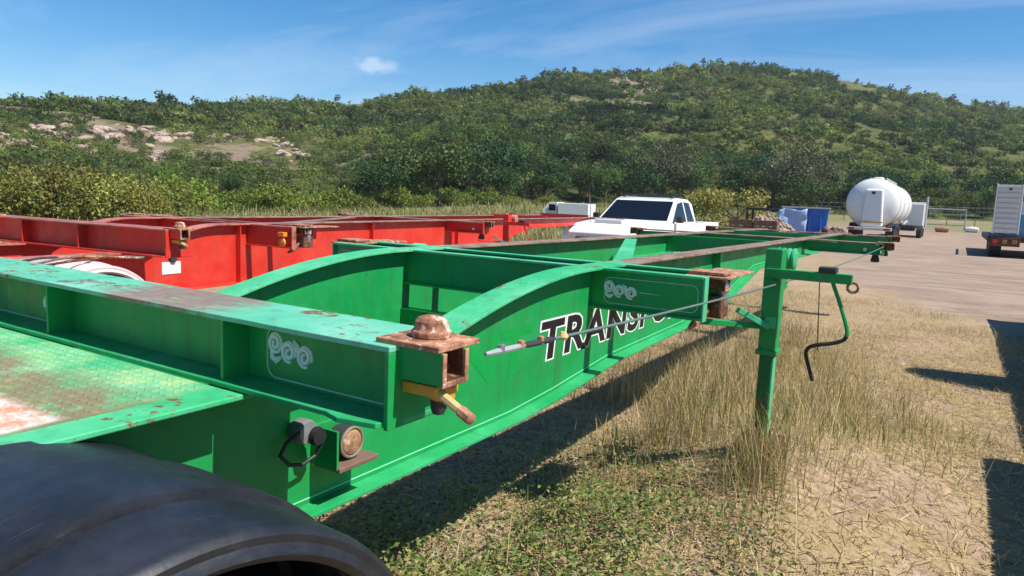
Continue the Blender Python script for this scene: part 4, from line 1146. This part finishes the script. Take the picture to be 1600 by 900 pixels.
# ---- low loader with its ramp folded up, at the right edge
ll = thing('low_loader', 'low loader trailer with a tall white ramp folded upright at the right', 'trailer', (34.0, -1.62, 0))
rp = MB().box(-.10, .0, -.31, .46, .98, 2.84).build('ramp', m_offwhite, ll, .01)
for k in range(9):
    MB().box(-.135, -.1005, -.31, .46, 1.12 + k * .20, 1.155 + k * .20).build('ramp_slat', m_grey, rp, .004)
MB().lathe([(.05, 0), (.05, -.04)], (-.10, .06, 2.68), 'x', 12).build('latch', m_dark, rp)
for y0_, y1_ in ((-.36, -.315), (.465, .51)): MB().box(-.12, .02, y0_, y1_, .94, 2.87).build('ramp_edge', m_white, rp, .01)
MB().box(-.05, 9, -2.0, .62, .62, .86).build('deck', m_dark, ll, .02)
MB().box(-.16, -.052, -.45, .52, .45, .80).build('tail_board', m_rust_d, ll, .02)
for y0_ in (.30, -.02, -.34): MB().box(-.20, -.162, y0_, y0_ + .15, .56, .70).build('tail_light', m_tanlens if y0_ < .2 else m_redlens, ll, .01)
for xx in (.8, 2.0, 3.2):
    simple_wheel(ll, xx, .1, .42, .42); simple_wheel(ll, xx, -1.9, .42, .42)
MB().box(.35, 6.5, -1.9, -.05, .865, 1.75).build('load_box', plain('teal_blue_load', (.10, .30, .42), .5, 0, .5, 3), ll, .03)
for k in range(6): MB().box(.45 + k, .52 + k, -1.95, .02, 1.76, 2.22).build('load_stake', m_offwhite, ll)
MB().box(.35, 6.5, .025, .06, 2.1, 2.2).build('load_rail', m_offwhite, ll)

# ---- yard clutter beyond the trailer
sk_ = thing('skip_bin', 'bright blue steel skip heaped with pale blue sheeting', 'skip', (37.5, 6.45, 0), math.radians(8))
def skip_loop(x, hw, z): return [(x, -hw, z), (x, hw, z)]
MB().prism([(-.95, 0.02), (.95, 0.02), (1.05, 1.62), (-1.05, 1.62)], 'x', -.06, 1.9).build('bin_body', m_blue, sk_, .03)
for yy in (-.7, -.2, .3, .8): MB().box(-.12, -.061, yy - .04, yy + .04, .1, 1.55).build('rib', m_blue, sk_, .01)
MB().box(-.14, 1.98, -1.12, 1.12, 1.621, 1.70).build('top_rail', m_grey, sk_, .01)
sheet = thing('plastic_sheeting', 'crumpled pale blue sheeting hanging out of the blue skip', 'sheeting', (37.3, 6.95, 0), 0)
gx_, gy_ = np.meshgrid(np.linspace(0, 1, 14), np.linspace(0, 1, 14), indexing='ij')
sv = np.stack([-.10 - .22 * vnoise(gx_ * 5, gy_ * 5, 1, 3) - .15 * (1 - gy_), gx_ * 1.35 - .65, .25 + gy_ * 1.25 + .12 * vnoise(gx_ * 4, gy_ * 3, 1, 8)], -1).reshape(-1, 3)
si = np.arange(196).reshape(14, 14); sf = np.stack([si[:-1, :-1], si[1:, :-1], si[1:, 1:], si[:-1, 1:]], -1).reshape(-1, 4)
so = link('sheet', np_mesh('sheet', sv, sf, m_tarp, smooth=True), sheet); so.modifiers.new('thick', 'SOLIDIFY').thickness = .03
fr = thing('flat_rack', 'dark flat steel rack standing left of the blue skip', 'rack', (40, 9.6, 0))
MB().box(0, 1.4, -2.4, .4, 1.45, 1.58).build('deck', m_dark, fr, .02)
for xx in (.05, 1.3):
    for yy in (-2.3, .3): MB().box(xx, xx + .1, yy - .05, yy + .05, 0, 1.45).build('leg', m_dark, fr)
for (nm, yy, lab) in (('l', 6.30, 'old brown timber crate left of its twin beyond the green trailer'), ('r', 5.50, 'old brown timber crate right of its twin beyond the green trailer')):
    cr_ = thing('timber_crate', lab, 'crate', (25.0, yy, 0), math.radians(6), 'timber crates beyond the trailer')
    for k in range(5): MB().box(-.37, .37, -.375, -.355, .08 + k * .215, .08 + k * .215 + .185).box(-.37, .37, .355, .375, .08 + k * .215, .08 + k * .215 + .185).box(-.395, -.375, -.375, .375, .08 + k * .215, .08 + k * .215 + .185).box(.375, .395, -.375, .375, .08 + k * .215, .08 + k * .215 + .185).build('plank', m_wood, cr_, .004)
    for a_ in (-.34, .34): MB().box(-.37, .37, a_ - .05, a_ + .05, 0, .08).build('skid', m_wood, cr_)
    for a_ in (-.33, .33): MB().box(-.42, -.396, a_ - .04, a_ + .04, .05, 1.14).build('post', m_wood, cr_, .004)


def mound(name, label, cat, cx, cy_, rx, ry, h, seed, mat, n=260, s0=.10):
    r = np.random.default_rng(seed)
    Vs, Fs = [], []
    base = np.array([(1, 0, 0), (-1, 0, 0), (0, 1, 0), (0, -1, 0), (0, 0, 1), (0, 0, -1)], float)
    oct_ = np.array([(0, 2, 4), (2, 1, 4), (1, 3, 4), (3, 0, 4), (2, 0, 5), (1, 2, 5), (3, 1, 5), (0, 3, 5)])
    for i in range(n):
        a = r.random() * 6.28; q_ = r.random() ** .5
        p = np.array([cx + rx * q_ * math.cos(a), cy_ + ry * q_ * math.sin(a), h * (1 - q_ ** 1.5) * r.uniform(.75, 1.05)])
        p[2] += float(ground_z(p[0], p[1]))
        sc_ = s0 * r.uniform(.5, 1.9)
        Vs.append(base * sc_ * r.uniform(.6, 1.3, (6, 3)) + p); Fs.append(oct_ + 6 * i)
    m = 18; k = 10
    ring = [(cx + rx * (1 - j / k) * math.cos(2 * math.pi * i / m), cy_ + ry * (1 - j / k) * math.sin(2 * math.pi * i / m), float(ground_z(cx, cy_)) + h * (1 - (1 - j / k) ** 1.5) * .92 - .05) for j in range(k + 1) for i in range(m)]
    o_ = n * 6; Vs.append(np.array(ring)); ff = []
    for j in range(k):
        for i in range(m): ff += [(o_ + j * m + i, o_ + j * m + (i + 1) % m, o_ + (j + 1) * m + (i + 1) % m), (o_ + j * m + i, o_ + (j + 1) * m + (i + 1) % m, o_ + (j + 1) * m + i)]
    Fs.append(np.array(ff))
    ob = link(name, np_mesh(name, np.concatenate(Vs), np.concatenate(Fs), mat)); tag(ob, label, cat, kind='stuff'); return ob


mound('rubble_heap', 'heap of pinkish rubble between the crates and the blue skip', 'rubble', 33, 7.3, 1.8, 1.9, 1.22, 5, m_rubble, 900, .065)
mound('spoil_heap', 'low heap of dark spoil under the tanker tail', 'spoil', 36.5, 4.9, 1.2, 1.3, .75, 6, m_wood, 200, .11)

wt = thing('light_truck', 'small white truck parked far behind the red trailer front', 'truck', (36.0, 19.2, 0), math.radians(100))
wt.scale = (.55, .8, .86)
MB().box(-3.2, 0, -.95, .95, .75, 1.62).build('tray_box', m_white, wt, .03)
loft([[(.15, -.9, .5), (.15, .9, .5), (.15, .8, 1.66), (.15, -.8, 1.66)], [(1.0, -.9, .5), (1.0, .9, .5), (1.0, .8, 1.64), (1.0, -.8, 1.64)], [(1.7, -.9, .5), (1.7, .9, .5), (1.7, .88, 1.15), (1.7, -.88, 1.15)]]).build('cab', m_offwhite, wt, .03)
for s in (-1, 1):
    MB().box(.3, 1.0, *sorted((s * .905, s * .86)), 1.1, 1.5).build('side_window', m_glass_dark, wt)
    for xx in (-2.4, 1.0): simple_wheel(wt, xx, s * .8 - .1, .38)
MB().box(-3.3, 1.4, -.4, .4, .45, .6).build('chassis', m_dark, wt)

cf = thing('chain_fence', 'grey wire fence with posts along the far right edge of the yard', 'fence')
fp = [(78.0, 12 - i * 2.2) for i in range(15)]
for (fx, fy) in fp:
    gz = float(ground_z(fx, fy)); MB().tube([(fx, fy, gz - .2), (fx, fy, gz + 1.75)], .03, 6).build('post', m_brownsteel, cf)
for zz in (.12, .5, .9, 1.3, 1.68): MB().tube([(fx, fy, float(ground_z(fx, fy)) + zz) for fx, fy in fp], .008, 4).build('rail', m_grey, cf)
gt = thing('gate_frame', 'pale tubular gate frame standing by the far fence', 'gate', (70, 1.2, float(ground_z(70, 1.2))))
MB().tube([(0, -1.6, 0), (0, -1.6, 1.7), (0, 1.6, 1.7), (0, 1.6, 0)], .06, 6).build('frame', m_grey, gt)
for zz in (.4, .85, 1.3): MB().tube([(0, -1.6, zz), (0, 1.6, zz)], .035, 5).build('rail', m_grey, gt)
for (nm, lab, xx, yy, mat_) in (('boat_hull', 'small white upturned hull by the far gate', 68, -.9, m_offwhite), ('oil_tank', 'low rust brown tank by the far gate', 66, 1.1, m_rust)):
    o_ = MB().lathe([(0, -.8), (.3, -.7), (.42, 0), (.3, .7), (0, .85)], (xx, yy, float(ground_z(xx, yy)) + .35), 'y', 14).build(nm, mat_, None, smooth=True); tag(o_, lab, 'hull' if nm == 'boat_hull' else 'tank'); o_.data.transform(Matrix.Translation((xx, yy, float(ground_z(xx, yy)))) @ Matrix.Scale(.62, 4) @ Matrix.Translation((-xx, -yy, -float(ground_z(xx, yy)))))

# ------------------------------------------------------------------ grass, weeds and straw
def blades(rng, x, y, h, w, bend, col, droop=1.0):
    """curved 3-piece blades; arrays of length n"""
    n = len(x); z = ground_z(x, y) - .01
    a = rng.random(n) * 6.283; ux, uy = np.cos(a), np.sin(a); b = rng.random(n) * 6.283; bx_, by_ = np.cos(b), np.sin(b)
    lv = [(0, 1.0), (.45, .8), (.8, .45), (1.0, .08)]
    V = np.empty((n, 8, 3))
    for i, (t, ww) in enumerate(lv):
        off = bend * t ** 2 * h
        cx = x + bx_ * off; cy_ = y + by_ * off; cz = z + h * (t - .32 * bend * t ** 2 * droop)
        hw = w * ww / 2
        V[:, 2 * i, 0] = cx - ux * hw; V[:, 2 * i, 1] = cy_ - uy * hw; V[:, 2 * i, 2] = cz
        V[:, 2 * i + 1, 0] = cx + ux * hw; V[:, 2 * i + 1, 1] = cy_ + uy * hw; V[:, 2 * i + 1, 2] = cz
    q_ = np.array([(0, 1, 3, 2), (2, 3, 5, 4), (4, 5, 7, 6)])
    F = (np.arange(n)[:, None, None] * 8 + q_[None]).reshape(-1, 4)
    C = np.repeat(col[:, None, :], 8, 1)
    return V.reshape(-1, 3), F, C.reshape(-1, 3)


STRAW = np.array([(.66, .50, .23), (.55, .41, .18), (.66, .54, .32), (.37, .255, .16)]); GRN = np.array([(.19, .21, .055), (.26, .26, .075), (.13, .165, .04), (.35, .31, .11)])


def gcol(rng, n, g):
    s_ = STRAW[rng.integers(0, 4, n)]; k = GRN[rng.integers(0, 4, n)]
    f = (rng.random(n) < g)[:, None]
    return np.where(f, k, s_) * rng.uniform(.75, 1.15, (n, 1))


def sample(rng, n, x0, x1, y0, y1, dens):
    x = rng.uniform(x0, x1, n); y = rng.uniform(y0, y1, n); k = rng.random(n) < dens(x, y); return x[k], y[k]


rg = np.random.default_rng(5)
# tall mixed grass beside the trailer and round the landing leg
def d_tall(x, y):
    c_ = np.exp(-((x - 5.0) / 1.35) ** 2 - ((y - 1.5) / .62) ** 2) + .55 * np.exp(-((x - 5.8) / 1.4) ** 2 - ((y - .55) / .5) ** 2) + .5 * np.exp(-((x - 7.5) / 2.2) ** 2 - ((y - 1.8) / 1.0) ** 2)
    return np.clip(c_ * (1.75 * sstep(.25, .75, vnoise(x, y, .5, 31) * .65 + vnoise(x, y, .17, 35) * .35)) - .03, 0, 1)
x, y = sample(rg, 46000, 2.6, 11, -.8, 3.4, d_tall)
h = rg.uniform(.14, .44, len(x)) * (.6 + .6 * vnoise(x, y, .6, 33)) * np.interp(d_tall(x, y), [0, .3, 1], [.42, .75, 1.05])
V, F, C = blades(rg, x, y, h, rg.uniform(.0028, .0058, len(x)), rg.uniform(.05, .6, len(x)), gcol(rg, len(x), np.clip(.48 - .05 * (x - 4), .12, .5)))
tag(link('tall_grass', np_mesh('tall_grass', V, F, m_grass, C)), 'tall half dry grass growing beside the trailer and landing leg', 'grass', kind='stuff')

xt = np.concatenate([rg.normal(3.54, .09, 260), rg.normal(3.85, .2, 110), rg.normal(3.2, .16, 50)]); yt = np.concatenate([rg.normal(.73, .07, 260), rg.normal(.55, .12, 110), rg.normal(.78, .14, 50)])
V, F, C = blades(rg, xt, yt, rg.uniform(.18, .46, len(xt)), rg.uniform(.0028, .0052, len(xt)), rg.uniform(.08, .5, len(xt)), gcol(rg, len(xt), .45 + 0 * xt))
tag(link('leg_tuft', np_mesh('leg_tuft', V, F, m_grass, C)), 'tall grass tuft hiding the foot of the green landing leg', 'grass', kind='stuff')

# short dry grass over the open ground
def d_short(x, y):
    far = np.clip(1.15 - (x - 3) * .065, .25, 1)
    road = sstep(13.2, 11.0, x - 2.0 * y)
    patch = sstep(.22, .60, vnoise(x, y, .9, 41) * .6 + vnoise(x, y, .3, 42) * .4)
    return far * road * (.10 + .90 * patch) * (1 - .55 * sstep(.9, .1, y) * sstep(6.5, 4.5, x))
x, y = sample(rg, 150000, 1.2, 14, -2.2, 3.2, d_short)
nf = vnoise(x, y, 1.4, 44)
h = rg.uniform(.02, .09, len(x)) * (.5 + .9 * nf) * np.interp(x, [2, 7, 12], [.7, 1.2, 1.7])
gg = np.clip(.12 + .55 * sstep(.5, .8, nf) * np.interp(x, [3, 8, 11], [.6, .9, 1.0]), 0, 1)
V, F, C = blades(rg, x, y, h, rg.uniform(.0022, .0048, len(x)), rg.uniform(.3, 1.3, len(x)), gcol(rg, len(x), gg))
tag(link('dry_grass', np_mesh('dry_grass', V, F, m_grass, C)), 'short dry yellow grass covering the ground right of the trailer', 'grass', kind='stuff')

# straw litter lying flat
x, y = sample(rg, 90000, 1.4, 10, -2.2, 3.0, lambda x, y: np.clip(1.1 - (x - 2.5) * .10, .12, 1) * (.2 + .8 * vnoise(x, y, .7, 51)))
n = len(x); z = ground_z(x, y) + rg.uniform(.002, .022, n); a = rg.random(n) * 6.283; L = rg.uniform(.015, .065, n); w_ = rg.uniform(.0012, .0028, n)
ca, sa = np.cos(a), np.sin(a); dz = rg.normal(size=n) * .006
V = np.stack([np.stack([x - ca * L - sa * w_, y - sa * L + ca * w_, z - dz], -1), np.stack([x - ca * L + sa * w_, y - sa * L - ca * w_, z - dz], -1), np.stack([x + ca * L + sa * w_, y + sa * L - ca * w_, z + dz], -1), np.stack([x + ca * L - sa * w_, y + sa * L + ca * w_, z + dz], -1)], 1).reshape(-1, 3)
C = np.repeat(STRAW[rg.integers(0, 4, n)] * rg.uniform(.6, 1.15, (n, 1)), 4, 0)
tag(link('straw_litter', np_mesh('straw_litter', V, quads(n), m_grass, C)), 'loose straw litter lying over the dry soil', 'straw', kind='stuff')

# green leafy weeds close by, near the wheel
def d_weed(x, y): return np.clip(np.exp(-((x - 2.45) / .95) ** 2 - ((y - 1.25) / .62) ** 2) * 1.5 * (.1 + 1.3 * vnoise(x, y, .28, 61)) + .55 * np.exp(-((x - 2.2) / 1.2) ** 2 - ((y - 1.9) / .6) ** 2) * vnoise(x, y, .3, 63) - .12, 0, 1)
x, y = sample(rg, 95000, 1.2, 5.5, .0, 3.0, d_weed)
n = len(x); hh = rg.uniform(.0, .20, n) * (.15 + 1.15 * vnoise(x, y, .32, 62)); z = ground_z(x, y) + hh
nr = rg.normal(size=(n, 3)) * .5 + np.array([0, 0, 1]); nr /= np.linalg.norm(nr, axis=1, keepdims=True)
u = np.cross(nr, rg.normal(size=(n, 3))); u /= np.linalg.norm(u, axis=1, keepdims=True); v = np.cross(nr, u)
s_ = rg.uniform(.005, .016, n)[:, None]; c_ = np.stack([x, y, z], -1)
V = np.stack([c_ + u * s_, c_ + v * s_ * .6, c_ - u * s_, c_ - v * s_ * .6], 1).reshape(-1, 3)
WG = np.array([(.10, .165, .032), (.15, .215, .048), (.22, .26, .07), (.07, .115, .026), (.36, .33, .13)])
C = np.repeat(WG[rg.integers(0, 5, n)] * rg.uniform(.7, 1.2, (n, 1)), 4, 0)
tag(link('green_weeds', np_mesh('green_weeds', V, quads(n), m_grass, C)), 'low bright green leafy weeds below the trailer near the mudguard', 'weeds', kind='stuff')

# single long straw stalks standing in front
x = np.concatenate([rg.normal(3.55, .10, 120), rg.normal(3.2, .25, 60), rg.uniform(2.2, 6, 160)]); y = np.concatenate([rg.normal(.72, .09, 120), rg.normal(.62, .15, 60), rg.uniform(-.3, 1.9, 160)])
n = len(x)
V, F, C = blades(rg, x, y, rg.uniform(.16, .42, n), rg.uniform(.0025, .0045, n), rg.uniform(.1, .7, n), STRAW[rg.integers(0, 4, n)] * 1.1)
tag(link('straw_stalks', np_mesh('straw_stalks', V, F, m_grass, C)), 'long pale straw stalks standing up in the foreground', 'grass', kind='stuff')

# pebbles on the bare soil under the trailer
n = 2600
x = rg.uniform(1.4, 6.5, n); y = rg.uniform(1.5, 3.6, n); z = ground_z(x, y); s_ = rg.uniform(.006, .024, n)
base = np.array([(1, 0, 0), (-1, 0, 0), (0, 1, 0), (0, -1, 0), (0, 0, 1), (0, 0, -1)], float); oc = np.array([(0, 2, 4), (2, 1, 4), (1, 3, 4), (3, 0, 4), (2, 0, 5), (1, 2, 5), (3, 1, 5), (0, 3, 5)])
V = (base[None] * s_[:, None, None] * rg.uniform(.6, 1.3, (n, 6, 3)) + np.stack([x, y, z], -1)[:, None]).reshape(-1, 3); F = (oc[None] + 6 * np.arange(n)[:, None, None]).reshape(-1, 3)
C = np.repeat(np.array([(.46, .35, .27)]) * rg.uniform(.6, 1.25, (n, 1)), 6, 0)
tag(link('pebbles', np_mesh('pebbles', V, F, m_grass, C)), 'scattered pinkish pebbles on the soil under the trailer', 'pebbles', kind='stuff')

# long grass and low scrub between the red trailer and the hill
def fieldd(x, y): return np.clip(.2 + vnoise(x, y, 3.0, 71), 0, 1)
x, y = sample(rg, 60000, 6, 80, 9.5, 48, lambda x, y: fieldd(x, y) * (y > 9 + .05 * x) * np.clip(26 / np.hypot(x, y), .12, 1))
n = len(x); d_ = np.hypot(x, y)
h = rg.uniform(.25, .75, n) * (.5 + .8 * vnoise(x, y, 2.2, 72)); gc = gcol(rg, n, .75 + 0 * x) * .9
V, F, C = blades(rg, x, y, h, .006 + d_ * .0009, rg.uniform(.1, .7, n), gc)
tag(link('field_grass', np_mesh('field_grass', V, F, m_grass, C)), 'rough yellow green grass field behind the red trailer', 'grass', kind='stuff')

# thin air between the yard and the hill
hm = bpy.data.meshes.new('haze'); hb = MB().box(-46, 912, -512, 712, -3, 82); hm.from_pydata(hb.v, [], hb.f); hm.update()
hmat = bpy.data.materials.new('haze_air'); hmat.use_nodes = True; ht = hmat.node_tree; ht.nodes.clear()
hv = ht.nodes.new('ShaderNodeVolumePrincipled'); hv.inputs['Color'].default_value = (0.80, 0.90, 1.0, 1); hv.inputs['Density'].default_value = 0.00022; hv.inputs['Anisotropy'].default_value = 0.0
ho = ht.nodes.new('ShaderNodeOutputMaterial'); ht.links.new(hv.outputs[0], ho.inputs['Volume']); hm.materials.append(hmat)
tag(link('haze', hm), 'thin pale haze in the air over the yard', 'haze', kind='stuff')
